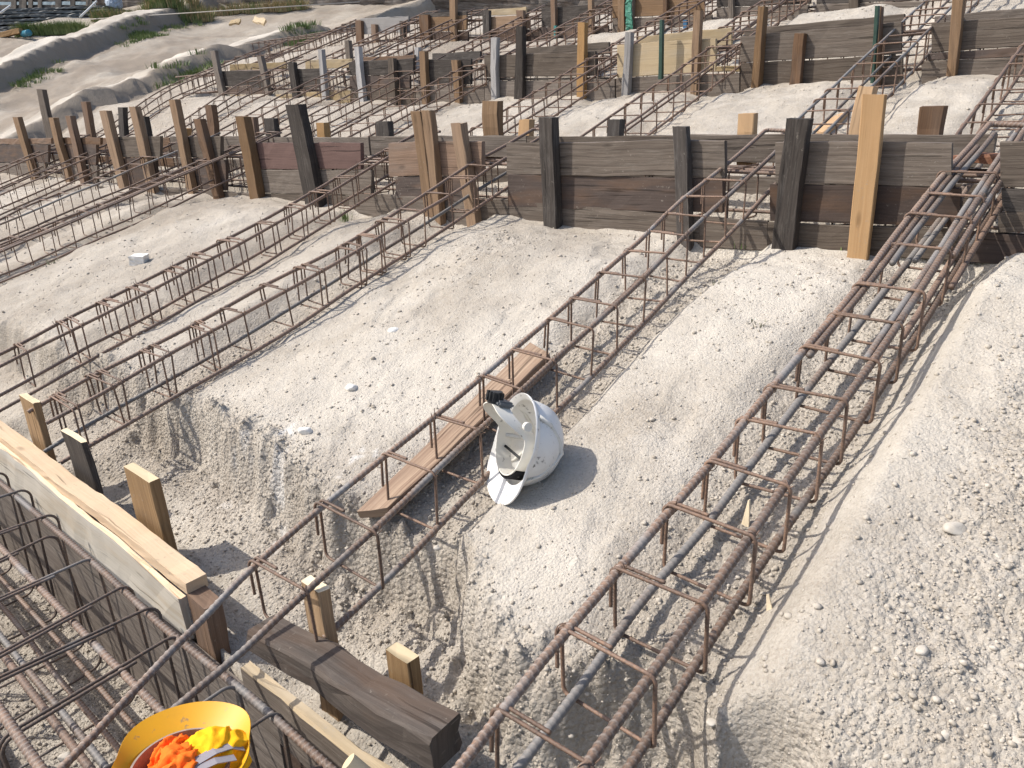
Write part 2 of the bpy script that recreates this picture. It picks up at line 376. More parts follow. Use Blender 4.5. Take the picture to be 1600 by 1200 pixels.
def macro(X, Y):
    X = np.asarray(X, float); Y = np.asarray(Y, float)
    lim = 9.4 + 60*sstep(-15.6, -18., X)
    z = SL*np.minimum(Y, lim) + np.where(Y < 0, -SL*Y*.55, 0)
    z = z + FARL(X, Y)
    z = z + left_raise(X, Y)
    near = sstep(.9, 1.3, Y)*(1-sstep(2.95, 3.02, Y))
    # bays between the formwork: a shallow trough under each cage, low swells between
    for (bay, y0, y1) in ((BAY1, .75, 3.06), (BAY2, 3.55, 5.4), (BAY3, 5.85, 7.75)):
        inb = sstep(y0-.02, y0+.02, Y)*(1-sstep(y1-.02, y1+.02, Y))
        t = np.clip((Y-y0)/(y1-y0), 0, 1)
        z = z + inb*np.clip(.055*(Y-.98-(y0-.75)*.83), 0, .2)*(1-sstep(y1-.6, y1-.04, Y))
        for k, (xa, xb) in bay.items():
            xc = xa+(xb-xa)*t-.1
            wob = .03*vnoise(Y*2.3, X*0+len(k)+xa, 3)
            dep = .06 if k == 'B' else (.065 if bay is BAY1 else .05)
            wl = .10 if k == 'B' else .12
            dx_ = X-xc+wob; z = z - inb*dep*(1-sstep(wl, wl+.09, dx_))*(1-sstep(wl-.03, wl+.15, -dx_))
    # swell of the undug soil to the right of the nearest cage and between the cages
    z = z + near*(.085*sstep(-.50, -.39, X) + .012*sstep(-.3, .2, X) + .006*bell(X+1.0, .05, .28) + .018*bell(X+2.2, .2, .65))
    z = z + near*.02*bell(X+5.0, .3, .9)
    # front end of the bays drops to the working level behind the lowest formwork
    ye = np.interp(X, EDGE_X, EDGE_Y) + .05*fbm(X, Y, .25, 3, 21) + .035*fbm(X, Y, .07, 3, 22)
    dr = 1-sstep(-.065, .01, Y-ye)
    z = z - .22*dr*sstep(.70, .74, Y)
    # formwork trenches
    for k, yk in enumerate(ROWY):
        if k == 0:
            f = sstep(.04, .12, Y)*(1-sstep(.69, .73, Y)); z = z*(1-f) + f*(-.43)
        else:
            f = sstep(yk+.03, yk+.06, Y)*(1-sstep(yk+.44, yk+.47, Y)); x_ = (0, -11.9, -10.5, -11.8)[k]; f = f*sstep(x_-.2, x_, X)
            z = z*(1-f) + f*(SL*yk-.08)
    # hollow under the front end of the right hand swell
    z = z - .26*np.exp(-((((X+.375)/.075)**2+((Y-1.06)/.045)**2))**2)
    for hx, hy in ((-3.28,.815),(-2.85,.815),(-2.3,.82),(-1.37,.82),(-1.06,.845)): z = z + .035*np.exp(-(((X-hx)/.075)**2+((Y-hy-.01)/.05)**2))
    # soil ridges left standing on the far left
    for ys, xs, h, yend in RIDGES:
        xr = np.interp(Y, ys, xs) + .09*vnoise(Y*.9, Y*0+xs[0], 31) + .07*fbm(X*0, Y, .35, 3, 33)
        dx = X-xr; sc = h/.32
        p = (1-sstep(.16, .16+.16*sc, dx))*sstep(-.85, -.42, dx)
        z = z + h*p*(1-sstep(yend-.5, yend+.3, Y))*sstep(1.0, 2.2, Y)
    return z
def loose_mask(X, Y):
    """where the soil is loose and cloddy rather than trodden smooth"""
    ye = np.interp(X, EDGE_X, EDGE_Y)
    m = .16 + .95*sstep(.12, -.04, Y-ye)*sstep(-.3, -.1, Y-ye) + .35*(Y < ye-.1)
    for k, (xa, xb) in BAY1.items():
        xc = xa+(xb-xa)*np.clip((Y-.75)/2.3, 0, 1)-.1
        m = m + .75*bell(X-xc, .1, .2)*(Y > 1.0)
    m = m + 1.1*sstep(-.36, -.12, X)*(1-sstep(2.0, 2.6, Y)*.7) + .5*sstep(-.42, -.25, X)*(Y < 1.5)
    m = m + .35*sstep(-1.6, -2.2, X)*(Y > 1)*fbm(X, Y, .5, 2, 77)*2
    m = np.where(Y < .7, .9, m)
    return np.clip(m, .12, 1.2)
def fade_(X, Y): return 1-sstep(3.5, 6, np.hypot(X, Y))
def micro(X, Y):
    d = np.maximum(np.hypot(X, Y), 1.)
    lm = loose_mask(X, Y); fm = bell(Y-np.interp(X, EDGE_X, EDGE_Y)+.03, .03, .10)*(Y > .8)*(1-sstep(4, 6, d))
    fade = 1-sstep(4.5, 7.5, d)
    z = .030*fbm(X, Y, .55, 3, 1)*sstep(.7, 1, Y) + .012*fbm(X, Y, .13, 3, 5)
    z = z - .0055*sstep(.2, .34, vnoise(X/.11+Y/.3, Y/.26, 41)+.35*vnoise(X/.05, Y/.05, 42))*(Y > 1.0)*fade_(X, Y)
    z = z + .007*lm*fbm(X, Y, .035, 3, 9)*fade
    z = z + lm*fade*(.007*clods(X, Y, .027, 3)*(vnoise(X/.2, Y/.2, 8) > .05) + .009*clods(X+.4, Y, .0165, 13))
    z = z + fm*(.05*(clods(X, Y, .055, 33)-.25) + .03*(clods(X, Y, .03, 35)-.2) + .045*vnoise(X/.045, Y/.35, 36))
    z = z + np.clip(lm-.85, 0, 1)*fade*.02*clods(X, Y, .06, 23)
    z = z + sstep(8, 12, d)*(.05*fbm(X, Y, 1.3, 4, 15) + .035*fbm(X, Y, .3, 4, 16))
    z = z + sstep(3.3, 5, d)*(.014*fbm(X, Y, .16, 3, 17) + .02*np.clip(fbm(X, Y, .22, 3, 18)-.12, 0, 1))
    return z
def ground_z(x, y):
    return float(macro(np.array([x]), np.array([y]))[0] + micro(np.array([x], float), np.array([y], float))[0])
def axis(segs):
    out = [segs[0][0]]
    for a, b, s0, s1 in segs:
        x = a
        while x < b-1e-9:
            s = s0+(s1-s0)*((x-a)/(b-a)); x = min(b, x+s)
            if b-x < s*.4: x = b
            out.append(x)
    return np.array(out)
gx = axis([(-90,-40,6,2),(-40,-24,1.0,.2),(-24,-11,.085,.085),(-11,-6,.085,.06),(-6,-2.9,.03,.012),(-2.9,-1.7,.013,.0085),(-1.7,.22,.0085,.0085),(.22,3,.02,.2),(3,60,.5,6)])
gy = axis([(-40,-2,5,.6),(-2,.05,.3,.03),(.05,1.9,.0085,.0085),(1.9,3.06,.009,.014),(3.06,5.4,.02,.03),(5.4,8,.03,.05),(8,16,.06,.16),(16,40,.3,2),(40,110,3,8)])
GX, GY = np.meshgrid(gx, gy, indexing='xy'); GZ = macro(GX, GY) + micro(GX, GY)
ny, nx = GX.shape
me = bpy.data.meshes.new('ground'); nv = nx*ny
me.vertices.add(nv); me.vertices.foreach_set('co', np.stack([GX, GY, GZ], -1).astype(np.float32).ravel())
idx = np.arange(nv).reshape(ny, nx)
quads = np.stack([idx[:-1,:-1], idx[:-1,1:], idx[1:,1:], idx[1:,:-1]], -1).reshape(-1, 4).astype(np.int32)
nf = len(quads); me.loops.add(nf*4); me.loops.foreach_set('vertex_index', quads.ravel())
me.polygons.add(nf); me.polygons.foreach_set('loop_start', np.arange(0, nf*4, 4, dtype=np.int32)); me.polygons.foreach_set('loop_total', np.full(nf, 4, np.int32))
me.polygons.foreach_set('use_smooth', np.ones(nf, bool)); me.update(calc_edges=True); me.validate()
def add_attr(nm, arr):
    a = me.attributes.new(nm, 'FLOAT', 'POINT'); a.data.foreach_set('value', np.clip(arr, 0, 1).astype(np.float32).ravel())
p0 = gp(452, 690); p1 = gp(418, 800, -.06)
tt = np.clip(((GX-p0[0])*(p1[0]-p0[0])+(GY-p0[1])*(p1[1]-p0[1]))/((p1[0]-p0[0])**2+(p1[1]-p0[1])**2), 0, 1)
dd = np.hypot(GX-p0[0]-tt*(p1[0]-p0[0]), GY-p0[1]-tt*(p1[1]-p0[1]))
ch = sstep(.035, .008, dd + .05*fbm(GX, GY, .05, 3, 61))*(vnoise(GX/.03, GY/.03, 62) > -.18)
for cx, cy, rr in ((395, 705, .05), (560, 745, .04), (348, 712, .04)):
    q = gp(cx, cy, -.03); ch = np.maximum(ch, .6*sstep(rr, rr*.3, np.hypot(GX-q[0], GY-q[1]) + .1*fbm(GX, GY, .04, 3, 63)))
add_attr('chalk', ch*.85)
lmg = loose_mask(GX, GY)
add_attr('loose', lmg*(1-sstep(3, 6, np.hypot(GX, GY))))
pale = np.clip(.42+1.7*fbm(GX, GY, .6, 4, 51) - .55*np.clip(lmg-.3, 0, 1), 0, 1)*(.35+.65*sstep(-3.0, -1.5, GX))*(GY > .9)*(1-.5*sstep(3.2, 4, GY))
pale = np.maximum(pale, .9*sstep(1.7, 2.3, GY)*(1-sstep(3.0, 3.2, GY))*sstep(-2.4, -1.7, GX)*np.clip(.65+fbm(GX, GY, .4, 3, 52), 0, 1))
rc = np.zeros_like(GX)
for ys, xs, h, yend in RIDGES:
    dx = GX-np.interp(GY, ys, xs); rc = np.maximum(rc, bell(dx+.14, .28, .42)*(GY < yend+.5)*(GY > 1.5))  # crest band, lightened below to paint in the sunlight on ridge tops
add_attr('pale', np.maximum(pale, rc*1.6))
ye_ = np.interp(GX, EDGE_X, EDGE_Y)
soil_shade = .3*sstep(-10.8, -12.5, GX)*(1-rc) + .22*sstep(-1.6, -2.1, GX)*(GY < 3.05)*np.clip(fbm(GX, GY, .5, 4, 73)*2+.6, 0, 1) + .45*sstep(-1.5, -6, GX)*np.clip(fbm(GX, GY, .8, 4, 71)*1.6+.5, 0, 1) + .35*sstep(3.3, 4.2, GY)*np.clip(fbm(GX, GY, .9, 4, 72)*1.8+.35, 0, 1)
soil_shade = np.maximum(soil_shade, .42*sstep(.05, -.03, GY-ye_)*sstep(-.28, -.1, GY-ye_)*(GY > .7)*np.clip(.7+fbm(GX, GY, .15, 3, 74), 0, 1))
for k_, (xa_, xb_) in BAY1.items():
    soil_shade = np.maximum(soil_shade, .3*bell(GX-(xa_+(xb_-xa_)*np.clip((GY-.75)/2.3, 0, 1)-.1), .09, .2)*(GY > 1)*(GY < 3.0))
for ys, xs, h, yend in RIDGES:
    dx = GX-np.interp(GY, ys, xs); soil_shade = np.maximum(soil_shade, bell(dx-.35*h/.32, .18*h/.32, .35*h/.32)*(GY < yend))  # shade of the steep ridge faces painted into the soil colour
add_attr('earth_shade', soil_shade)
me.materials.append(GROUND)
ground = bpy.data.objects.new('ground', me); C.objects.link(ground); tag(ground, kind='structure')

# loose clods and pebbles on the soil (uncountable)
def ico(sub):
    bm = bmesh.new(); bmesh.ops.create_icosphere(bm, subdivisions=sub, radius=1)
    v = np.array([q.co[:] for q in bm.verts]); f = [[x.index for x in p.verts] for p in bm.faces]; bm.free(); return v, f
IV, IF = ico(1); IV2, IF2 = ico(2); IV3, IF3 = ico(3)
def scatter_clods(name, N, box, size, dens, seed):
    rg = np.random.default_rng(seed)
    X = rg.uniform(box[0], box[1], N); Y = rg.uniform(box[2], box[3], N)
    keep = rg.uniform(0, 1, N) < dens(X, Y); X = X[keep]; Y = Y[keep]; n = len(X)
    Z = macro(X, Y)+micro(X, Y)
    r = size[0]*(1-rg.uniform(0, 1, n))**(-1/2.6); r = np.minimum(r, size[1])
    sc = rg.uniform(.65, 1.25, (n, 1, 3))*r[:, None, None]; sc[:, :, 2] *= .75
    V = IV[None]*sc*(1+rg.uniform(-.22, .22, (n, 12, 1)))
    a = rg.uniform(0, 6.28, n); ca, sa = np.cos(a)[:, None], np.sin(a)[:, None]
    x = V[:, :, 0]*ca-V[:, :, 1]*sa; y = V[:, :, 0]*sa+V[:, :, 1]*ca
    P = np.stack([x+X[:, None], y+Y[:, None], V[:, :, 2]+(Z+r*.25)[:, None]], -1).reshape(-1, 3)
    F = (np.array(IF)[None]+(np.arange(n)*12)[:, None, None]).reshape(-1, 3)
    mm = bpy.data.meshes.new(name); mm.vertices.add(len(P)); mm.vertices.foreach_set('co', P.astype(np.float32).ravel())
    mm.loops.add(F.size); mm.loops.foreach_set('vertex_index', F.astype(np.int32).ravel()); mm.polygons.add(len(F))
    mm.polygons.foreach_set('loop_start', np.arange(0, F.size, 3, dtype=np.int32)); mm.polygons.foreach_set('loop_total', np.full(len(F), 3, np.int32))
    mm.update(calc_edges=True); mm.materials.append(GRAVEL)
    o = bpy.data.objects.new(name, mm); C.objects.link(o)
    return tag(o, kind='stuff')
def dens_near(X, Y):
    d = np.hypot(X, Y); return np.clip(loose_mask(X, Y)**1.6*(1-sstep(2.5, 4.5, d))*.8 + .03, 0, 1)*((Y < .70) | (Y > .78))*((Y < 3.0) | (Y > 3.56))
tag(scatter_clods('gravel', 130000, (-3.6, .25, .12, 3.0), (.0017, .0072), dens_near, 3), 'loose pale limestone clods and grit lying over the soil', 'gravel')
tag(scatter_clods('gravel', 26000, (-11, .1, .9, 7.6), (.0028, .0095), lambda X, Y: (.25+.6*(fbm(X, Y, .6, 3, 91) > .05))*((Y < 3.0) | (Y > 3.56))*((Y < 5.33) | (Y > 5.9)), 4), 'scattered larger pebbles on the far terraces', 'gravel')

# ------------------------------------------------------------------ reinforcement
def rounded_loop(w, h, rc, off, n=5):
    """open stirrup path in local x (-w..0), z (0..h): starts as a tail on the top side, runs round and overlaps itself"""
    cs = [(-w, h), (-w, 0), (0, 0), (0, h), (-w, h)]
    P = [(-w*off, h, .010)]
    ang = {0: (90, 180), 1: (180, 270), 2: (270, 360), 3: (0, 90), 4: (90, 180)}
    for i, (cx, cz) in enumerate(cs):
        ox = cx + (rc if cx < -w/2 else -rc); oz = cz + (rc if cz < h/2 else -rc)
        a0, a1 = ang[i]
        for k in range(n):
            a = math.radians(a0+(a1-a0)*k/(n-1)); t = .010*(1-(i*n+k)/(5*n)*1.9)
            P.append((ox+rc*math.cos(a), oz+rc*math.sin(a), t))
    P.append((-w, h*.42, -.010))
    return np.array([(p[0], p[2], p[1]) for p in P])
def stirrup_mesh(w, h, r, seg, off, mat, ribs=0.):
    P = rounded_loop(w, h, .016, off)
    if ribs:
        Q = [P[0]]
        for a, b in zip(P[:-1], P[1:]):
            k = max(1, int(np.linalg.norm(b-a)/.003)); Q += [a+(b-a)*(i+1)/k for i in range(k)]
        P = np.array(Q)
    V, F = tube_geo(P, r, seg, False, ribs, .008)
    mm = bpy.data.meshes.new('stirrup'); mm.from_pydata(V.tolist(), [], F); mm.materials.append(mat)
    mm.polygons.foreach_set('use_smooth', [True]*len(mm.polygons)); mm.update(); return mm
_ties = {}
def tie_mesh(rb):
    '''a twist of thin wire round a bar, with two short tails'''
    k = round(rb, 4)
    if k not in _ties:
        _ties[k] = []
        for v in range(3):
            rr = rb*1.32; P = [(rr*math.cos(a), .004*math.sin(a*.5+v), rr*math.sin(a)) for a in np.linspace(.3, 6.0, 15)]
            P = [(P[0][0]+.006, .006, P[0][2]+.016+.004*v)]+P+[(P[-1][0]+.010, -.004, P[-1][2]+.012)]
            V, F = tube_geo(P, .0012, 5); mm = bpy.data.meshes.new('tie_wire'); mm.from_pydata(V.tolist(), [], F); mm.materials.append(STIR); mm.update(); _ties[k].append(mm)
    return random.choice(_ties[k])
def line_from_px(pts, h): return np.array([bp(x, y, h) for x, y in pts])
def interp_line(P, Y): return np.interp(Y, P[:, 1], P[:, 0])
def densify(P, step):
    Q = [P[0]]
    for a, b in zip(P[:-1], P[1:]):
        k = max(1, int(np.linalg.norm(b-a)/step)); Q += [a+(b-a)*(i+1)/k for i in range(k)]
    return np.array(Q)
def smooth_line(P, y0, y1, h, wob=.0025, step=.1, bay=0):
    """resample a traced bar: evenly spaced, lightly smoothed, running from y0 to y1"""
    n = max(4, int((y1-y0)/step)+1); ys = np.linspace(y0, y1, n)
    xs = np.interp(ys, P[:, 1], P[:, 0])
    # continue past the traced ends along the mean direction
    sl = (P[-1, 0]-P[0, 0])/(P[-1, 1]-P[0, 1])
    xs = np.where(ys < P[0, 1], P[0, 0]+sl*(ys-P[0, 1]), xs); xs = np.where(ys > P[-1, 1], P[-1, 0]+sl*(ys-P[-1, 1]), xs)
    k = np.array([.25, .5, .25])
    for _ in range(2):
        xs[1:-1] = np.convolve(xs, k, 'valid')
    zs = zbar(ys, bay) + h + smooth1(n, wob, 3)
    return np.stack([xs+smooth1(n, wob*.6, 3), ys, zs], -1)

def cage(label, group, TL, TR, BR=None, BL=None, y0=.8, y1=3.5, h=.155, base=0., rb=.0079, rs=.0036, sty=None, gap=.2,
         bm=RUST, sm=STIR, near=False, starts=None, hook=False, steel=(), bay=0, dbl=0.):
    """TL, TR, BR, BL: traced top-left, top-right ... bars"""
    org = np.array([(interp_line(TL, y0)+interp_line(TR, y0))/2, y0, float(zbar(y0, bay))+base])
    root = empty('rebar_cage', org, label, 'rebar cage', group)
    if BR is None: BR = TR
    if BL is None: BL = BR + np.array([interp_line(TL, BR[:, 1].mean())-interp_line(TR, BR[:, 1].mean()), 0, 0])
    st = starts or {}
    seg, ribs, step = (10, .125, .0038) if near else (6, 0, .12)
    raise_ = lambda P: P + np.stack([P[:, 0]*0, P[:, 0]*0, left_raise(P[:, 0], P[:, 1])], -1)
    for nm, P, hh in (('TL', TL, h), ('TR', TR, h), ('BR', BR, .004), ('BL', BL, .004)):
        L = raise_(smooth_line(P, st.get(nm, y0), y1, hh+base, bay=bay))
        if hook and nm == 'TL':
            e = L[-1]; L = np.vstack([L, [e+np.array([.012, .015, .002]), e+np.array([.05, .02, .0]), e+np.array([.15, .02, -.004])]])
        if near: L = densify(L, step)
        tube('bar', L-org, rb*random.uniform(.95, 1.05), STEEL if nm in steel else bm, root, (0,0,0), seg, ribs, .0155)
    ms = stirrup_mesh(.2, h+.022, rs, 8 if near else 5, random.uniform(.45, .7), sm, .12 if near else 0)
    ms2 = stirrup_mesh(.2, h+.018, rs, 8 if near else 5, random.uniform(.3, .5), sm, .12 if near else 0)
    if dbl and sty is not None: sty = sorted(list(sty)+[y+random.uniform(.018, .05) for y in sty if random.random() < dbl and y < y1-.1])
    if sty is None:
        sty = []; y = y0+.12
        while y < y1-.03: sty.append(y); y += gap*random.uniform(.85, 1.15)
    for y in sty:
        xl, xr = interp_line(TL, y), interp_line(TR, y); w = xr-xl+2*rb+2*rs
        o = bpy.data.objects.new('stirrup', random.choice((ms, ms2))); C.objects.link(o); o.parent = root
        lz = float(left_raise(np.array([xr]), np.array([y]))[0])
        o.location = tuple(np.array([xr+rb+rs, y, float(zbar(y, bay))+base-.012+lz])-org); o.scale = (w/.2, 1, 1)
        o.rotation_euler = (random.gauss(0, .035), random.gauss(0, .02), random.gauss(0, .05))
        if near:
            for xx in (xl, xr):
                if random.random() < .8:
                    q = bpy.data.objects.new('tie_wire', tie_mesh(rb)); C.objects.link(q); q.parent = root
                    q.location = tuple(np.array([xx, y, float(zbar(y, bay))+h])-org); q.rotation_euler = (random.uniform(-.3, .3), random.uniform(-.6, .6), random.choice((.75, -.75))+random.uniform(-.25, .25))
    return root, org
def num_line(xa, xb, ya, yb): return np.array([[xa, ya, 0], [xb, yb, 0]], float)
H0 = .155
# A: the cage under the white helmet
A_TL = line_from_px([(100,1205),(300,980),(405,875),(503,790),(600,715),(750,592),(853,505),(980,393),(1075,305),(1158,240)], H0)
A_TR = line_from_px([(299,1085),(344,1044),(412,983),(467,933),(525,886),(583,833),(621,798),(673,742),(745,675),(828,599),(872,558),(927,510),(968,472),(1006,434),(1037,403),(1100,340),(1134,310),(1181,266),(1207,241)], H0)
A_BR = line_from_px([(525,982),(600,912),(690,821),(717,790),(772,733),(869,644),(931,582),(972,541),(1010,503),(1044,465),(1100,406),(1137,370),(1196,306)], 0)
A_ST = [float(bp(x, y, H0)[1]) for x, y in [(405,875),(503,790),(597,712),(680,652),(748,593),(796,549),(853,505),(890,468),(940,430),(980,393),(1010,365),(1045,338),(1075,308),(1105,283)]]
cage('rusty rebar cage beside the white helmet with a red-grained plank lying inside it', 'rebar cages of the lowest terrace',
     A_TL, A_TR, A_BR, y0=.80, y1=3.46, sty=A_ST, near=True, rb=.0085, rs=.0037, bm=RUST2, starts=dict(TL=.20, TR=.40, BR=.80, BL=.80), hook=True)
B_TL = line_from_px([(720,1203),(780,1112),(880,985),(970,887),(1047,795),(1113,725),(1165,655),(1210,603),(1257,548),(1303,493),(1342,448),(1387,385),(1420,340),(1452,303),(1475,270),(1505,243)], H0)
B_TR = line_from_px([(924,1185),(1020,1049),(1050,1010),(1075,971),(1101,938),(1163,848),(1211,790),(1229,751),(1284,675),(1322,620),(1370,561),(1407,503),(1438,458),(1486,376),(1514,336),(1534,303),(1556,268),(1572,246)], H0)
B_BR = line_from_px([(986,1199),(1050,1103),(1098,1024),(1163,924),(1215,848),(1253,790),(1277,754),(1318,699),(1359,637),(1400,568),(1428,534),(1452,493),(1483,441),(1507,400),(1536,352),(1552,328)], 0)
B_BL = line_from_px([(817,1196),(869,1127),(913,1065),(979,976),(1016,921),(1075,859),(1112,809),(1165,739),(1215,675),(1253,620),(1304,555),(1332,524),(1363,482),(1414,417),(1481,326)], 0)
B_ST = [float(bp(x, y, H0)[1]) for x, y in [(778,1112),(880,985),(970,888),(1045,797),(1112,727),(1163,657),(1207,605),(1257,548),(1305,493),(1340,448),(1385,385),(1418,340),(1450,308),(1470,272)]]
rootB, orgB = cage('thick rebar cage on the right with bluish grey bars, nearest to the stony mound', 'rebar cages of the lowest terrace',
     B_TL, B_TR, B_BR, B_BL, y0=.5, y1=3.5, sty=B_ST, near=True, rb=.0100, rs=.0041, bm=RUST2, steel=('BL',), hook=True)
for nm, P, y0, y1, dx, dz, mm in (('lap_bar', B_TL, 1.95, 3.3, .021, -.004, RUST2), ('lap_bar', B_TR, 1.98, 3.42, -.022, -.003, STEEL), ('lap_bar', B_BR, 2.3, 3.2, -.02, .02, RUST), ('lap_bar', B_BL, 2.75, 3.35, .02, .004, STEEL), ('lap_bar', B_TR, 2.55, 3.48, .021, -.018, RUST2), ('lap_bar', B_TL, 2.45, 3.42, .043, -.004, STEEL), ('lap_bar', B_BR, 2.6, 3.45, .02, .012, RUST)):
    L = smooth_line(P, y0, y1, (H0 if (P is B_TL or P is B_TR) else .004)+dz)
    L[:, 0] += dx; tube(nm, densify(L, .0038)-orgB, .0092, mm, rootB, (0,0,0), 10, .125, .0155)
C_TL = line_from_px([(10,661),(84,620),(148,586),(220,551),(296,510),(351,481),(412,445),(461,421),(509,400),(573,362),(620,330),(662,305),(700,280),(755,246)], H0)
C_TR = line_from_px([(63,666),(117,639),(182,601),(261,555),(340,513),(392,484),(454,450),(502,424),(550,398),(630,350),(658,332),(700,307),(736,282),(764,263),(790,246)], H0)
C_BR = line_from_px([(148,692),(213,656),(278,617),(361,572),(412,541),(464,508),(526,469),(700,356),(745,327),(793,294)], 0)
C_ST = [float(bp(x, y, H0)[1]) for x, y in [(16,660),(84,623),(148,587),(222,548),(296,512),(351,481),(412,445),(461,421),(532,390),(551,369),(589,347),(621,328),(661,302),(704,279),(728,261)]]
C_ST = [y for y in C_ST if y > .84]
cage('rusty rebar cage second from the white helmet, its low end behind the short foreground stakes', 'rebar cages of the lowest terrace',
     C_TL, C_TR, C_BR, y0=.78, y1=3.5, sty=C_ST, near=True, dbl=.8, rb=.0079, rs=.0036, hook=True, steel=('BL',))
D_TL = line_from_px([(0,553),(86,507),(155,474),(199,451),(258,424),(296,403),(440,330),(468,313),(520,282),(550,262),(577,248)], H0)
D_TR = line_from_px([(0,572),(45,548),(112,517),(180,481),(234,457),(285,428),(440,345),(482,320),(522,297),(550,280),(583,259),(607,244)], H0)
D_BR = line_from_px([(0,642),(48,617),(81,599),(131,568),(210,524),(253,506),(299,476),(347,451),(388,429),(433,400),(567,317),(615,287)], 0)
D_ST = [float(bp(x, y, H0)[1]) for x, y in [(19,540),(88,506),(155,474),(199,451),(258,424),(296,403)]]; D_ST += [D_ST[-1]+.19*(i+1) for i in range(7)]; D_ST = [y for y in D_ST if .84 < y < 3.45]
cage('rusty rebar cage beside the white cut stone block', 'rebar cages of the lowest terrace', D_TL, D_TR, D_BR, y0=.78, y1=3.5, sty=D_ST, near=True, dbl=.8, rb=.0079, rs=.0036, hook=True)
E_TL = line_from_px([(0,382),(82,347),(154,320),(193,303),(262,272),(323,247)], H0); E_TR = line_from_px([(0,394),(64,367),(109,350),(141,335),(174,320),(270,280),(370,237)], H0)
E_BR = line_from_px([(0,442),(40,427),(82,409),(120,390),(159,373),(191,359),(227,344),(270,324),(377,272)], 0)
rE, oE = cage('rusty rebar cage with doubled top bars, left of the white stone block', 'rebar cages of the lowest terrace', E_TL, E_TR, E_BR, y0=.9, y1=3.5, rb=.0072, rs=.0036, gap=.13, hook=True)
for P, dx in ((E_TL, .022), (E_TR, -.022), (E_TR, -.044)):
    L = smooth_line(P, .95, 3.4, H0+.002); L[:, 0] += dx; tube('lap_bar', L-oE, .0072, RUST, rE, (0,0,0), 6)
F_TL = line_from_px([(0,345),(21,331),(52,318),(92,303),(187,262),(225,245)], H0); F_TR = line_from_px([(0,350),(43,334),(75,319),(116,302),(187,273),(220,260),(272,238)], H0)
cage('rusty rebar cage with one grey bar, far left of the lowest terrace', 'rebar cages of the lowest terrace', F_TL, F_TR, F_TR+np.array([.05,0,0]), y0=.9, y1=3.5, gap=.14, hook=True, steel=('TR',))
for lab, k, y0 in (('rusty rebar cage crossing the lower left edge of the photo below the formwork stakes', 'G', .9), ('leftmost rebar cage of the lowest terrace, entering the formwork beside the first tan stake', 'H', .9)):
    xa, xb = BAY1[k]; w = .26
    cage(lab, 'rebar cages of the lowest terrace', num_line(xa-w, xb-w, .75, 3.6), num_line(xa, xb, .75, 3.6), y0=y0, y1=3.5, gap=.14, hook=True)
# second terrace
B2L = dict(K='rebar cage of the second terrace with an orange plank in it, beside the light post',
  L='rebar cage at the right edge of the second terrace, its bars bundled', M='rebar cage of the second terrace ending in the gap right of the pale yellow board',
  N='rebar cage of the second terrace ending left of the pale yellow board', O='rebar cage of the second terrace ending beside the thin pale grey stake',
  P='rebar cage of the second terrace passing the tan stake of the middle formwork', Q='rebar cage of the second terrace ending between two pale grey stakes',
  R_='rebar cage of the second terrace ending beside the dark stake on the left', S_='leftmost rebar cage of the second terrace, running past the end of the boards')
for k, (xa, xb) in BAY2.items():
    w = .21 if k in 'KLMN' else .27
    cage(B2L[k], 'rebar cages of the second terrace', num_line(xa-w, xb-w, 3.55, 6.0), num_line(xa, xb, 3.55, 6.0), bay=1, y0=3.62, y1=7.6 if k in 'K' else (6.6 if k == 'S_' else 5.80), rb=.0082, rs=.0040, gap=.17, bm=STEEL if k == 'K' else RUSTF)
B3L = dict(T='rebar cage of the third terrace at its right end', U='rebar cage of the third terrace behind the tall reddish stake', V='rebar cage of the third terrace ending right of the green mesh',
  W_='rebar cage of the third terrace ending left of the stake with green mesh', X_='rebar cage of the third terrace ending beside the dark grey board',
  Y_='rebar cage of the third terrace ending right of the orange brown board', Z_='rebar cage of the third terrace ending left of the orange brown board', Z2='leftmost rebar cage of the third terrace, beside the pale ridge')
for k, (xa, xb) in BAY3.items():
    if k == 'T': continue
    w = .24
    cage(B3L[k], 'rebar cages of the third terrace', num_line(xa-w, xb-w, 5.9, 8.2), num_line(xa, xb, 5.9, 8.2), bay=2, bm=RUSTF, y0=5.95, y1=8.12, rb=.0105, rs=.005, gap=.15)
# cages lying inside the formwork beams
for k, lab in ((1, 'long rebar cage lying inside the nearest formwork wall'), (2, 'long rebar cage lying inside the middle formwork wall'), (3, 'long rebar cage lying inside the farthest formwork wall')):
    y = ROWY[k]; zb = SL*y; x0, x1 = ((-12.5, .8), (-11, .2), (-12.8, -1.2))[k-1]
    org = np.array([(x0+x1)/2, y+.25, zb]); r = empty('rebar_cage', org, lab, 'rebar cage', 'cages lying inside the formwork walls')
    lift = .16 if k == 2 else .1
    for yy, zz in ((.10, .06), (.10, .27), (.37, .06), (.37, .27), (.24, .27)):
        xs = np.linspace(x0, x1, 60); P = np.stack([xs, np.full(60, y+yy)+smooth1(60, .003, 4), zb+zz+smooth1(60, .004, 4)+left_raise(xs, xs*0+y)], -1)
        tube('bar', P-org, .008, RUST, r, (0,0,0), 6)
    P = rounded_loop(.29, .23, .016, .6)[:, [1, 0, 2]]; V, F = tube_geo(P, .0042, 5)
    mm = bpy.data.meshes.new('stirrup'); mm.from_pydata(V.tolist(), [], F); mm.materials.append(STIR); mm.update()
    n = 66
    for i in range(n):
        x = x0+.1+(x1-x0-.2)*i/(n-1)+random.gauss(0, .02)
        o = bpy.data.objects.new('stirrup', mm); C.objects.link(o); o.parent = r
        o.location = tuple(np.array([x, y+.38, zb+.05+float(left_raise(np.array([x]), np.array([y]))[0])])-org); o.rotation_euler = (random.gauss(0,.03), random.gauss(0,.03), random.gauss(0,.06))
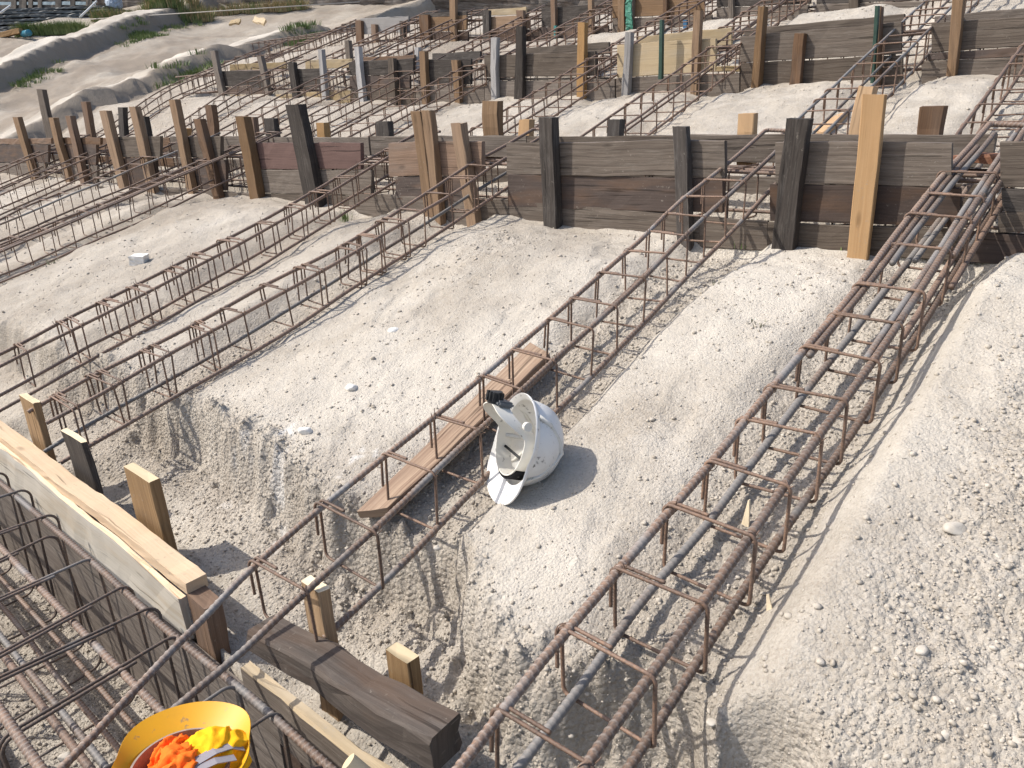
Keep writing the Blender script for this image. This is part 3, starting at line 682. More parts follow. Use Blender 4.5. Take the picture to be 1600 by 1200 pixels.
# foreground cage lying across the bottom left
org = np.array([-2.0, .37, .0]); r0 = empty('rebar_cage', org, 'deep foreground rebar cage lying in the trench at the lower left', 'rebar cage')
ZT = .17
for nm, y, z, rad, mm in (('bar', .593, ZT, .009, RUST2), ('bar', .448, ZT, .009, RUST2), ('bar', .222, ZT, .0105, RUST2), ('bar', .315, .04, .0095, RUST), ('bar', .34, .03, .0085, STEEL),
                          ('bar', .557, -.34, .0095, RUST2), ('bar', .492, -.34, .009, RUST2), ('bar', .235, -.34, .0095, RUST)):
    n = 40; xs = np.linspace(-4.6, -.55, n)
    P = np.stack([xs, np.full(n, y)+smooth1(n, .003, 5), np.full(n, z)+smooth1(n, .003, 5)], -1)
    tube(nm, densify(P, .0038)-org, rad, mm, r0, (0,0,0), 10, .125, .0155)
xs_ = [float(atz(x, y, ZT+.012)[0]) for x, y in [(23,772),(70,807),(103,827),(150,874),(201,919),(241,949),(278,986),(387,1061),(430,1110),(520,1190)]]
xs_ = [-3.9,-3.65,-3.4,-3.15,-2.9]+xs_+[-.8]
P = rounded_loop(.415, .53, .035, .28, 7)[:, [1, 0, 2]]; Pd = densify(P, .003); V, F = tube_geo(Pd, .0042, 8, False, .12, .008)
mm = bpy.data.meshes.new('stirrup'); mm.from_pydata(V.tolist(), [], F); mm.materials.append(STIRG); mm.polygons.foreach_set('use_smooth', [True]*len(mm.polygons)); mm.update()
for x in xs_:
    o = bpy.data.objects.new('stirrup', mm); C.objects.link(o); o.parent = r0
    o.location = tuple(np.array([x, .616, ZT-.515])-org); o.rotation_euler = (random.gauss(0,.03), random.gauss(0,.02), random.gauss(.05,.06))

# ------------------------------------------------------------------ timber of the formwork
ORD = ['first','second','third','fourth','fifth','sixth','seventh','eighth','ninth','tenth','eleventh','twelfth','thirteenth','fourteenth','fifteenth','sixteenth','seventeenth','eighteenth','nineteenth','twentieth','twenty-first','twenty-second','twenty-third','twenty-fourth','twenty-fifth','twenty-sixth','twenty-seventh','twenty-eighth','twenty-ninth','thirtieth','thirty-first','thirty-second']
LOOK = dict(fresh='clean light orange', tan='orange-brown', brown='brown', gray='grey weathered', dark='blackened', red='dark red-brown', redlit='reddish', pale='pale grey', yellow='pale yellow', stakelow='honey brown', beam='black-brown')
WALL = {1: 'nearest formwork wall', 2: 'middle formwork wall', 3: 'farthest formwork wall'}
def board(row, far, mat, tl, bl, tr, br, thick=.026, age=1., sink=True):
    Y = ROWY[row]+(.5 if far else 0.)
    P = [atY(*q, Y) for q in (bl, tl, br, tr)]
    return prism('formwork_board', P[0], P[1], P[2], P[3], (0, -thick if far else thick, 0), WOOD[mat], ch=.003, age=age, chip=.12 if mat in ('gray','dark') else .03)
def stake(row, far, mat, tl, tr, bl, br, thick=.05, gapy=.004, age=1.2):
    Y = ROWY[row]+(.505 if far else -gapy-thick)
    P = [atY(*q, Y) for q in (bl, br, tl, tr)]
    down = (P[0]-P[2]+P[1]-P[3]); down = down/np.linalg.norm(down)*.12        # driven into the ground
    return prism('stake', P[0]+down, P[1]+down, P[2], P[3], (0, thick, 0), WOOD[mat], ch=.003, age=age)
def run(items, row, far, fn, word, side):
    """build a list, then label each piece by its look and its count from the left"""
    items = sorted(items, key=lambda q: q[1][0]+.001*q[1][1])
    for i, it in enumerate(items):
        o = fn(row, far, *it[:5], **(it[5] if len(it) > 5 else {}))
        extra = (it[6]+' ') if len(it) > 6 else ''
        tag(o, f'{extra}{LOOK[it[0]]} {word}, {ORD[i]} from left {side} {WALL[row]}', 'stake' if word.endswith('stake') else 'board', f'{word}s {side} the {WALL[row]}')
def Q(xl, t0, b0, xr, t1, b1): return (xl, t0), (xl, b0), (xr, t1), (xr, b1)
R1 = [('gray', *Q(1212,223,288,1487,222,292)), ('red', *Q(1203,289,346,1500,293,356)), ('gray', *Q(1200,347,392,1510,358,408)),
      ('gray', *Q(1093,338,388,1199,346,392)), ('gray', *Q(791,223,272,1132,219,278)), ('red', *Q(794,273,324,1128,279,333)), ('gray', *Q(742,308,362,1092,338,386)),
      ('brown', *Q(607,223,276,753,221,275)), ('red', *Q(618,277,312,738,276,316)), ('gray', *Q(545,301,352,741,311,362)),
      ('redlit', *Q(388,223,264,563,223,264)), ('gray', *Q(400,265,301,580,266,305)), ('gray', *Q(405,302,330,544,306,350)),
      ('gray', *Q(278,214,246,345,213,247)), ('red', *Q(290,247,294,352,250,298)), ('gray', *Q(262,294,318,404,303,330)),
      ('gray', *Q(172,214,246,250,213,246)), ('red', *Q(183,247,296,243,247,300)), ('gray', *Q(150,291,312,261,297,318)),
      ('brown', *Q(92,215,225,156,215,226)), ('red', *Q(95,226,256,150,226,258)), ('gray', *Q(98,257,288,152,259,292)), 
      ('brown', *Q(-60,217,226,80,216,225)), ('red', *Q(-60,227,253,75,226,254)), ('gray', *Q(-60,254,286,70,255,290)),
      ('gray', *Q(1563,222,292,1720,221,300)), ('dark', *Q(1566,293,330,1720,301,338)), ('gray', *Q(1560,331,362,1720,339,372)), ('red', *Q(1500,362,410,1720,373,420))]
run(R1, 1, False, board, 'board', 'on near face of')
S1 = [('tan',(19,183),(27,183),(50,288),(58,288)), ('tan',(76,184),(84,184),(103,287),(109,287)), ('brown',(102,181),(110,181),(126,286),(133,286)),
      ('tan',(155,173),(167,173),(187,299),(196,299)), ('tan',(201,167),(211,167),(230,296),(240,296)), ('tan',(263,156),(273,156),(296,310),(304,311)),
      ('brown',(301,186),(312,186),(334,315),(344,315)), ('tan',(367,182),(380,183),(391,319),(406,320),dict(thick=.06)), ('dark',(444,164),(465,163),(477,322),(499,322),dict(thick=.06)),
      ('tan',(641,174),(656,174),(665,342),(677,342)), ('tan',(657,173),(671,173),(676,342),(688,342),dict(thick=.045)), ('tan',(704,193),(720,192),(728,347),(743,348)),
      ('dark',(840,183),(862,184),(849,365),(868,365),dict(thick=.055)), ('dark',(1050,198),(1071,198),(1057,371),(1077,372),dict(thick=.045)),
      ('dark',(1228,185),(1263,186),(1206,375),(1239,377),dict(thick=.05)), ('fresh',(1348,147),(1384,148),(1325,381),(1357,382),dict(thick=.03, gapy=.03, age=.5))]
run(S1, 1, False, stake, 'wooden stake', 'in front of')
# boards on the far side of the nearest wall, seen above and through the near ones
zt = 1.222
FB1 = [('gray',-.62,-1.25,zt), ('gray',-1.25,-1.98,zt+.005), ('gray',-1.99,-2.98,zt), ('gray',-2.99,-4.42,zt+.004), ('gray',-4.44,-5.7,zt), ('gray',-5.72,-7.4,zt+.012), ('brown',-7.42,-9.4,zt), ('gray',-9.42,-12.6,zt)]
i = 0
for zz, hh in ((0., .125), (-.19, .10)):
    for mat, x0, x1, z in sorted(FB1, key=lambda q: q[2]):
        z = z+zz; i += 1
        o = prism('formwork_board', (x0, 3.55, z-hh), (x0, 3.55, z), (x1, 3.55, z-hh), (x1, 3.55, z), (0, -.026, 0), WOOD[mat], ch=.003)
        lv = 'top' if zz == 0 else 'lower'
        tag(o, f'{LOOK[mat]} {lv} board, {ORD[(i-1)%len(FB1)]} from left on far face of nearest formwork wall', 'board', 'formwork boards on the far face of the nearest wall')
FS1 = [('fresh',(1152,178),(1177,177),(1151,222),(1176,222)), ('fresh',(1342,135),(1368,136),(1323,222),(1346,222)), ('brown',(1435,167),(1475,166),(1433,222),(1466,222)),
       ('dark',(948,187),(968,187),(947,226),(967,226)), ('fresh',(810,187),(827,187),(810,226),(828,226)), ('tan',(752,158),(777,158),(756,226),(779,226)), ('dark',(586,190),(606,190),(588,226),(608,226)),
       ('fresh',(495,192),(507,192),(496,226),(509,226)), ('dark',(412,185),(428,185),(416,224),(432,224)), ('brown',(380,183),(396,183),(388,224),(399,224)), ('brown',(320,164),(331,164),(327,222),(336,222)),
       ('dark',(214,184),(225,182),(222,222),(232,222)), ('dark',(183,168),(191,168),(188,222),(196,222)), ('brown',(126,159),(134,159),(137,222),(145,222)), ('gray',(57,139),(66,140),(73,222),(84,222)), ('fresh',(284,201),(291,201),(286,222),(292,222))]
run(FS1, 1, True, stake, 'wooden stake', 'behind')
# middle wall
R2 = [('gray', *Q(1456,37,82,1720,18,64)), ('red', *Q(1450,83,94,1720,65,84)), ('gray', *Q(1440,95,140,1720,85,132)),  # red strip here is the dark gap between boards, built in as a board
      ('gray', *Q(1157,57,98,1408,34,84)), ('gray', *Q(1157,99,152,1410,86,142)), ('yellow', *Q(964,70,121,1118,60,112)), ('gray', *Q(962,122,166,1155,114,152)),
      ('gray', *Q(757,87,121,930,81,119)), ('dark', *Q(757,122,126,955,120,122)), ('gray', *Q(757,127,170,960,123,166)),  # thin dark strip stands in for the seam between the two boards
      ('dark', *Q(665,93,134,735,92,132)), ('gray', *Q(650,135,172,756,132,170)), ('dark', *Q(545,97,118,645,91,117)), ('red', *Q(547,119,139,640,118,138)), ('gray', *Q(548,140,172,649,138,172)),
      ('dark', *Q(458,108,140,502,107,138)), ('yellow', *Q(460,145,172,547,141,172)), ('dark', *Q(344,111,135,420,110,136)), ('red', *Q(345,136,148,424,137,146)), ('yellow', *Q(349,149,166,459,147,172)),
      ('yellow', *Q(1119,104,112,1155,103,112))]
run(R2, 2, False, board, 'board', 'on near face of')
S2 = [('gray',(328,80),(335,79),(342,150),(350,150)), ('gray',(401,88),(408,88),(416,155),(422,155)), ('dark',(449,98),(458,97),(458,162),(467,162)), ('pale',(496,77),(502,77),(503,162),(510,162)),
      ('pale',(554,73),(561,73),(561,162),(569,162)), ('gray',(605,91),(614,91),(610,162),(619,162)), ('tan',(654,80),(663,80),(659,162),(667,162)), ('tan',(705,94),(715,94),(710,163),(718,163)),
      ('pale',(766,59),(775,59),(767,162),(775,162)), ('dark',(807,41),(817,41),(802,160),(816,160)), ('fresh',(902,35),(913,35),(900,160),(911,160)), ('pale',(977,50),(986,50),(970,158),(981,158)),
      ('tan',(1083,16),(1094,16),(1078,145),(1088,147)), ('tan',(1185,10),(1195,10),(1172,143),(1184,144),dict(thick=.07)), ('brown',(1240,52),(1256,52),(1233,139),(1249,139)),
      ('brown',(1373,10),(1378,10),(1363,132),(1374,132)), ('tan',(1489,-8),(1507,-8),(1477,128),(1490,128),dict(thick=.06))]
run(S2, 2, False, stake, 'wooden stake', 'in front of')
FB2 = [('gray', *Q(1462,26,50,1720,2,26)), ('gray', *Q(1165,45,58,1415,23,50)), ('yellow', *Q(1000,58,80,1145,43,70)), ('gray', *Q(817,76,95,954,65,84)), ('dark', *Q(678,84,100,753,80,98)), ('brown', *Q(560,90,110,650,86,106)), ('yellow', *Q(480,94,108,553,92,106)), ('yellow', *Q(362,101,112,449,97,110))]
run(FB2, 2, True, board, 'board', 'on far face of')
run([('gray',(538,63),(545,63),(541,100),(548,100)), ('pale',(647,74),(653,74),(647,96),(653,96))], 2, True, stake, 'wooden stake', 'behind')
# farthest wall
R3 = [('pale', *Q(563,29,54,638,25,50)), ('tan', *Q(657,28,50,729,24,47)), ('dark', *Q(657,22,28,729,18,24)), ('red', *Q(657,51,72,731,48,70)), ('tan', *Q(765,26,46,825,23,44)), ('red', *Q(755,47,72,842,45,72)),
      ('dark', *Q(846,13,42,918,8,40)), ('red', *Q(840,43,72,950,40,66)), ('tan', *Q(957,-14,28,1100,-20,22)), ('gray', *Q(957,29,66,1112,23,50)), ('dark', *Q(1120,-24,11,1266,-32,6)), ('gray', *Q(1120,12,52,1262,7,40)),
      ('dark', *Q(1275,-36,6,1450,-48,0)), ('gray', *Q(1275,7,36,1450,1,26))]
run(R3, 3, False, board, 'board', 'on near face of')
run([('yellow', *Q(765,15,24,824,11,22))], 3, True, board, 'board', 'on far face of')
S3 = [('brown',(555,32),(564,32),(556,70),(565,70)), ('brown',(580,38),(587,38),(581,70),(588,70)), ('dark',(624,33),(631,33),(625,70),(632,70)), ('brown',(655,23),(669,23),(656,70),(670,70)), ('tan',(702,-8),(711,-8),(704,70),(712,70)),
      ('dark',(753,16),(764,16),(755,70),(764,70)), ('brown',(807,16),(818,16),(808,68),(818,68)), ('brown',(860,-8),(867,-8),(861,64),(868,64)), ('tan',(918,-8),(925,-8),(920,62),(926,62)), ('tan',(966,-8),(976,-8),(964,58),(974,58)),
      ('gray',(979,-8),(989,-8),(977,56),(987,56),{},'green-mesh-wrapped'), ('brown',(1036,-8),(1042,-8),(1035,50),(1042,50)), ('gray',(1138,-8),(1145,-8),(1136,42),(1144,42)), ('gray',(1326,-8),(1341,-8),(1326,26),(1340,26))]
run(S3, 3, False, stake, 'wooden stake', 'in front of')
GREEN = mat_plain('green_mesh_net', (.06,.21,.15), .6, .5, 60., .3)
DGREEN = mat_plain('dark_green_paint', (.022,.055,.04), .5, .3); TEAL = mat_plain('teal_paint', (.04,.2,.19), .5, .3); BLUEP = mat_plain('blue_paint', (.03,.12,.24), .5, .3)
P = [atY(x, y, ROWY[3]-.062) for x, y in ((978,50),(987,50),(979,-8),(988,-8))]
o = prism('mesh_netting', *P, (0, .004, 0), [GREEN, GREEN], ch=.001, age=5, segl=.03); tag(o, 'green plastic mesh netting wrapped on a grey stake of the farthest formwork wall', 'netting')
for mt, row, q, lab in ((DGREEN, 2, ((1030,31),(1035,31),(1028,124),(1034,124)), 'thin dark green post before the pale yellow board'), (DGREEN, 2, ((1367,9),(1373,9),(1359,130),(1365,130)), 'dark green post beside a brown stake left of the orange-plank cage'),
                    (TEAL, 3, ((865,40),(869,40),(865,72),(869,72)), 'short teal post before the dark grey board of the farthest wall'), (BLUEP, 3, ((1067,31),(1073,31),(1067,52),(1073,52)), 'short blue post at the farthest wall, right of the green netting')):
    P = [atY(x, y, ROWY[row]-.10) for x, y in q]
    o = prism('painted_post', P[2], P[3], P[0], P[1], (0, .03, 0), [mt, mt], ch=.003, age=.3); tag(o, lab, 'post')

# ------------------------------------------------------------------ foreground formwork
X3 = lambda x, y, z: np.array((x, y, z), float)
o = prism('formwork_board', X3(-4.6,.686,-.15), X3(-4.6,.686,.232), X3(-1.885,.686,.015), X3(-1.885,.686,.158), (0,.016,0), [WOOD['face'], WOOD['cream']], ch=.003, age=1.3, chip=.15, topcut=True)
tag(o, 'long pale cement-stained board beside the foreground rebar cage', 'board')
o = prism('broken_plank', X3(-4.6,.705,.205), X3(-4.6,.705,.240), X3(-1.862,.705,.165), X3(-1.862,.705,.202), (0,.062,0), [WOOD['cream'], WOOD['cream']], ch=.002, age=.9, chip=.12, segl=.06)
tag(o, 'raw cream plank with a splintered edge lying along the pale board', 'plank')
for i, (x0, x1, z0, z1, mt, lab) in enumerate(((-4.6,-1.42,-.44,-.0,'gray','dark board standing under the long pale board'), (-1.41,-.5,-.44,.05,'red','dark red-brown board standing in the trench below the yellow helmet'))):
    o = prism('formwork_board', X3(x0,.672,z0), X3(x0,.672,z1), X3(x1,.672,z0), X3(x1,.672,z1), (0,.028,0), WOOD[mt], ch=.003); tag(o, lab, 'board')
o = prism('timber_beam', X3(-1.565,.705,.125), X3(-1.555,.705,.192), X3(-.895,.715,.165), X3(-.89,.715,.258), (-.004,.085,.004), [WOOD['beam'], WOOD['beam']], ch=.006, age=2.2, chip=.2)
tag(o, 'heavy black-brown timber beam with chipped edges, lower centre', 'beam')
o = prism('plank', X3(-1.50,.652,-.01), X3(-1.50,.648,.150), X3(-.88,.648,-.005), X3(-.88,.642,.185), (0,.028,0), [WOOD['gray'], WOOD['yellow']], ch=.003, age=1.5, chip=.1, topcut=True)
tag(o, 'grey plank with a pale worn top edge below the black-brown beam', 'plank')
P = atz(558, 1187, .215); V, F = tube_geo([P+X3(.0,-.02,.012), P+X3(.05,.012,-.05), P+X3(.10,.04,-.11)], .017, 20)
o = mesh_obj('round_peg', V, F, CUT, None, P, np.zeros((sum(len(f) for f in F), 2)), False); tag(o, 'round pale wooden peg end in front of the grey plank', 'peg')
def low_stake(mat, tl, tr, z_t, bl, thick, label, lean=(0,0), cut=True, Y=.80):
    a, b = atY(*tl, Y), atY(*tr, Y); zt_ = (a[2]+b[2])/2; a[2] = b[2] = zt_
    d = X3(lean[0], lean[1], -.42)
    o = prism('stake', a+d, b+d, a, b, (0, thick, 0), [WOOD[mat], CUT if cut else WOOD[mat]], ch=.003, age=.9, cutend=cut); tag(o, label, 'stake'); return o
low_stake('stakelow', (30,618), (52,629), 0, 0, .024, 'slim honey brown stake with a sawn top, leftmost in the foreground', (.03,0))
low_stake('dark', (97,676), (127,687), 0, 0, .022, 'dark stake with a splintered pale top behind the long pale board', (.02,0))
low_stake('stakelow', (194,735), (232,747), 0, 0, .035, 'honey brown grooved stake behind the splintered cream plank', (.03,.0))
low_stake('stakelow', (469,908), (499,924), 0, 0, .03, 'tall sawn stake touching the cage bars behind the black-brown beam', (.0,.0))
low_stake('stakelow', (602,1014), (637,1034), 0, 0, .035, 'sawn honey brown stake standing alone right of the helmet-side cage', (.0,.0), Y=.825)
a = X3(-1.872,.703,.168); b = X3(-1.775,.703,.160)
o = prism('stake', a+X3(.01,0,-.6), b+X3(.01,0,-.6), a, b, (0,.05,0), [WOOD['brown'], WOOD['brown']], ch=.004, age=1.5); tag(o, 'shaded brown stake under the end of the splintered cream plank', 'stake')

# loose planks and bits of wood
def flat_plank(name, q, h, th, mat, label, cat='plank', age=1., fn=gp):
    P = [fn(x, y, h) for x, y in q]          # a0 a1 b0 b1 on the upper face
    n = np.array((0, -SL, 1))/math.hypot(1, SL)
    o = prism(name, P[0], P[1], P[2], P[3], -n*th, [WOOD[mat], WOOD[mat]], ch=.003, age=age); return tag(o, label, cat)
flat_plank('plank', ((556,800),(604,795),(826,535),(858,553)), .010, .03, 'plankin', 'red-grained plank lying inside the rebar cage beside the white helmet', fn=bp)
flat_plank('plank', ((1262,200),(1290,208),(1318,160),(1340,166)), .03, .03, 'fresh', 'clean light orange plank lying in a cage of the second terrace')
flat_plank('plank', ((1440,412),(1468,412),(1458,385),(1480,384)), -.03, .025, 'gray', 'short grey plank inside the thick right hand cage near the formwork')
flat_plank('wood_offcut', ((1537,162),(1546,162),(1538,152),(1547,152)), .02, .02, 'yellow', 'small pale wood block on the second terrace at the right', 'offcut')
flat_plank('stick', ((1550,157),(1550,154),(1602,158),(1602,155)), .012, .012, 'yellow', 'thin pale stick lying on the second terrace at the right edge', 'stick')
p = gp(1163, 832, -.03); o = prism('wood_splinter', p+X3(-.012,0,0), p+X3(.012,0,0), p+X3(-.001,.01,.085), p+X3(.002,.01,.085), (0,.006,0), [CUT, CUT], ch=.001, age=.4); tag(o, 'pale pointed wood splinter standing between the bars of the thick cage', 'splinter')
p = gp(1207, 948, .02); o = prism('wood_splinter', p+X3(-.012,0,-.02), p+X3(.004,0,-.02), p+X3(-.016,.0,.025), p+X3(-.012,.0,.025), (0,.006,0), [CUT, CUT], ch=.001, age=.4); tag(o, 'tiny pale wood chip at the foot of the thick cage', 'splinter')
a, b = gp(205, 748, -.0), gp(262, 712, 0)
# rusted plate across the end of the thick cage
P = [atY(x, y, 3.34) for x, y in ((1482,256),(1482,243),(1612,259),(1612,240))]
o = prism('rusted_plate', P[0], P[1], P[2], P[3], (0,.09,.0), [PLATE, PLATE], ch=.002, age=1.); tag(o, 'flat rust-red steel plate across the end of the thick right hand cage', 'steel plate')

# stones one can pick out
def stone(px, py, wpx, label, hpx=None, cut=False, z=None, mat=None, seed=0):
    p = gp(px, py, .0) if z is None else atz(px, py, z)
    gz = ground_z(p[0], p[1])
    if z is None:
        r = ray(px, py)
        for _ in range(6):
            t = (gz-1.4)/r[2]; p = r*t+EYE; gz = ground_z(p[0], p[1])
    dep = np.dot(AX[2], p-EYE); w = wpx/FPX*dep/2; hh = (hpx or wpx*.6)/FPX*dep/2
    rg = np.random.default_rng(seed+int(px*7+py)); V = IV3.copy(); d = V/np.linalg.norm(V, axis=1)[:, None]
    if cut:
        V = np.sign(V)*np.abs(V)**.35; V = V/np.abs(V).max()
        V = V*(1+.05*rg.normal(0, 1, (1, 3)))
    else:
        for k in range(7):
            n_ = rg.normal(0, 1, 3); n_ /= np.linalg.norm(n_); c_ = rg.uniform(.55, .9); s_ = d@n_; V = V - np.clip((V@n_-c_), 0, None)[:, None]*n_[None]*.85
        V = V*(1+.05*np.sin(5*d[:, :1]+rg.uniform(0, 6))*np.sin(4*d[:, 1:2]))
    V = V*np.array([w, w*.8, hh]); a = rg.uniform(-.6, .6)+.6; c_, s_ = math.cos(a), math.sin(a)
    V = np.stack([V[:, 0]*c_-V[:, 1]*s_, V[:, 0]*s_+V[:, 1]*c_, V[:, 2]], -1)
    o = mesh_obj('stone', V+p+X3(0,0,hh*(.8 if cut else .35)), IF3, mat or STONE, None, p, None, True); return tag(o, label, 'stone', 'loose stones on the soil')
WHITE_ST = mat_stone('white_stone', (.68,.66,.62), (.8,.78,.74))
p = gp(223, 432); p[2] = ground_z(p[0], p[1])+.02; V, F = (None, None)
bm = bmesh.new(); bmesh.ops.create_cube(bm, size=1); bmesh.ops.subdivide_edges(bm, edges=bm.edges[:], cuts=4, use_grid_fill=True)
for v in bm.verts: v.co = Vector((v.co.x*.095+v.co.z*.012, v.co.y*.06, v.co.z*.058)) + Vector((random.gauss(0,.0012), random.gauss(0,.0012), random.gauss(0,.0012)))
bmesh.ops.rotate(bm, verts=bm.verts[:], cent=(0,0,0), matrix=Matrix.Rotation(.55, 3, 'Z') @ Matrix.Rotation(.12, 3, 'X'))
V = np.array([v.co[:] for v in bm.verts])+p; F = [[v.index for v in f.verts] for f in bm.faces]; bm.free()
tag(mesh_obj('stone', V, F, WHITE_ST, None, p), 'white cut stone block lying beside the second cage on the left', 'stone', 'loose stones on the soil')
for px, py, w, lab in ((615,521,24,'rounded white stone in the middle of the pale slope'), (695,468,17,'flat white stone uphill of the rounded white stone'), (550,608,22,'oval white stone below the rounded white stone'),
        (478,675,25,'white stone above the chalk streak'), (672,581,11,'small pale pebble left of the red-grained plank'), (773,514,11,'small pebble just above the end of the red-grained plank'), (780,548,9,'tiny pebble at the upper end of the red-grained plank'), (812,528,11,'pale pebble touching the cage near the red-grained plank'),
        (175,419,14,'flat pale stone left of the white cut block'), (1492,830,36,'flat slab stone on the stony mound at the right'), (1440,1018,24,'egg-shaped stone half buried in the stony mound'), (1380,1066,26,'angular stone low on the stony mound'),
        (1505,582,40,'pale flat crust of limestone on the stony mound near the top'), (1590,875,22,'pale stone at the right edge of the stony mound'), (1482,1148,34,'broad stone at the bottom of the stony mound'), (1590,1160,26,'grey-white stone in the lower right corner'),
        (1112,1130,20,'stone on the lip of the hollow at the lower right'), (1230,1105,24,'pale lump of soil crust above the hollow'), (683,857,14,'round pebble by the lower end of the helmet-side cage'), (1285,735,12,'pale pebble beside the thick cage, halfway up'), (1560,870,14,'small pale stone left of the one at the right edge')):
    stone(px, py, w, lab, mat=WHITE_ST if lab.startswith(('rounded white','flat white','oval white','white stone above')) else None)
stone(102, 1187, 24, 'smooth round pale pebble in the foreground trench beside the yellow helmet', 18, z=-.10)

# ------------------------------------------------------------------ hard hats
from mathutils import noise as mnoise
def hat_shell(a, b, h, visor, lip=.012, th=.003, n=72, v0=.5, v1=.98):
    """closed shell in local axes: x = front, y = side, z = crown; rim at z = 0"""
    t = np.arange(n)*2*math.pi/n; ct, st_ = np.cos(t), np.sin(t)
    fr = np.clip(ct, 0, 1)
    vis = lip + visor*sstep(v0, v1, fr)
    rings = []
    def ring(scale, z, ext=0., drop=0.):
        rr = 1/np.sqrt((ct/a)**2+(st_/b)**2)*scale + ext
        ridge = 1 + 0*ct
        rings.append(np.stack([rr*ct, rr*st_, z - drop + 0*ct], -1))
    for k in range(15):                                   # outside, crown to rim
        ph = math.pi/2*(1-k/14); s = max(math.cos(ph)**.82, .02); z = h*math.sin(ph)**.95
        ring(s, z)
        q = rings[-1]; q[:, 2] += .007*np.exp(-(q[:, 1]/.016)**2)*min(1, math.sin(ph)*1.6)*(s < .93)   # moulded ridge over the crown
    ring(1.0, .004, .003)
    ring(1.0, .0, vis*.6, .004+.006*fr); ring(1.0, -.001, vis, .008+.014*fr); ring(1.0, -.003, vis+.0005, .010+.014*fr)
    ring(1.0, -.004, vis*.97, .0105+.014*fr); ring(1.0, -.003, vis*.55, .007+.006*fr); ring(.98, 0., 0)
    for k in range(1, 12):
        ph = math.pi/2*k/12; ring(math.cos(ph)**.82*.975, (h-th)*math.sin(ph)**.95)
    ring(.02, h-th)
    V = np.concatenate(rings); m_ = len(rings); F = []
    for i in range(m_-1):
        for j in range(n): F.append([i*n+j, (i+1)*n+j, (i+1)*n+(j+1) % n, i*n+(j+1) % n])
    F.append(list(range(n))); F.append([(m_-1)*n+j for j in range(n)][::-1])
    return V, F
def band_geo(a, b, z0, z1, th=.0025, n=64, sag=None, arc=(0, 2*math.pi), scale=1.):
    t = np.linspace(arc[0], arc[1], n); ct, st_ = np.cos(t), np.sin(t); rr = scale/np.sqrt((ct/a)**2+(st_/b)**2)
    s = sag(t) if sag else 0*t
    rows = []
    for r_, z in ((rr, z0), (rr, z1), (rr-th, z1), (rr-th, z0)):
        rows.append(np.stack([r_*ct, r_*st_, z+s], -1))
    V = np.concatenate(rows); F = []
    for i in range(4):
        for j in range(n-1): F.append([i*n+j, ((i+1) % 4)*n+j, ((i+1) % 4)*n+j+1, i*n+j+1])
    F.append([0, n, 2*n, 3*n]); F.append([n-1, 4*n-1, 3*n-1, 2*n-1])
    return V, F
def box_geo(c, sx, sy, sz, bev=.003):
    bm = bmesh.new(); bmesh.ops.create_cube(bm, size=1)
    for v in bm.verts: v.co = (v.co.x*sx, v.co.y*sy, v.co.z*sz)
    bmesh.ops.bevel(bm, geom=bm.edges[:], offset=bev, segments=2, affect='EDGES')
    V = np.array([v.co[:] for v in bm.verts])+np.array(c); F = [[v.index for v in f.verts] for f in bm.faces]; bm.free(); return V, F
def frame_empty(name, O, f, u, label, cat):
    f = np.asarray(f, float); u = np.asarray(u, float); u = u/np.linalg.norm(u); f = f-u*f.dot(u); f /= np.linalg.norm(f); s = np.cross(u, f)
    e = empty(name, (0,0,0), label, cat)
    M = Matrix.Identity(4)
    for i in range(3): M[i][0] = f[i]; M[i][1] = s[i]; M[i][2] = u[i]; M[i][3] = O[i]
    e.matrix_world = M; return e
def cam2w(x, y, z): return AX.T@np.array((x, y, z), float)
def mat_hat(name, col, dirt, amt):
    t = NT(name); tc = t.n('TexCoord').outputs['Object']
    c = t.mix(t.math('MULTIPLY', t.mapr(t.noise(tc, 9., 6, .7), .48, .72), amt), col, dirt)
    c = t.mix(t.math('MULTIPLY', t.mapr(t.noise(tc, 55., 4, .6), .62, .70), min(1, amt*2)), c, (.14,.13,.12))
    return t.done(c, .5, t.bump(t.noise(tc, 25., 3), .06, .003), 0, .45)
WHITEP = mat_hat('dirty_white_plastic', (.76,.75,.72), (.56,.52,.46), .45)
IVORY = mat_hat('ivory_plastic_harness', (.66,.64,.58), (.5,.46,.4), .4)
BLACKP = mat_plain('black_plastic', (.02,.021,.023), .45, .3); GREYP = mat_plain('dark_grey_plastic', (.11,.12,.13), .4, .3)
FOAM = mat_plain('black_foam_pad', (.012,.012,.014), .9, .3, 200., .1)
LABELM = mat_plain('pinkish_paper_label', (.58,.5,.48), .6, .12, 40.)
REDM = mat_plain('red_mark', (.45,.08,.05), .6, .2)
f_ = cam2w(-.20, .97, .10); u_ = cam2w(.88, .16, .45); u_ = u_/np.linalg.norm(u_); f_ = f_-u_*f_.dot(u_); f_ /= np.linalg.norm(f_)
tip = gp(789, 783, .004); O = tip - f_*.170
hw = frame_empty('hard_hat', O, f_, u_, 'white scuffed hard hat lying on its side against the rebar cage', 'hard hat')
V, F = hat_shell(.122, .104, .124, .042, .013, .0035, v0=.3, v1=1.0); mesh_obj('shell', V, F, WHITEP, hw, smooth=True).data.set_sharp_from_angle(angle=math.radians(38))
back = lambda t: -.085*sstep(.15, .95, -np.cos(t)) - .012
V, F = band_geo(.096, .086, -.014, .034, .003, 80, back); hb = mesh_obj('headband', V, F, IVORY, hw, smooth=False)
V, F = box_geo((-.100, .004, -.080), .016, .082, .048, .005); mesh_obj('ratchet_housing', V, F, GREYP, hb)
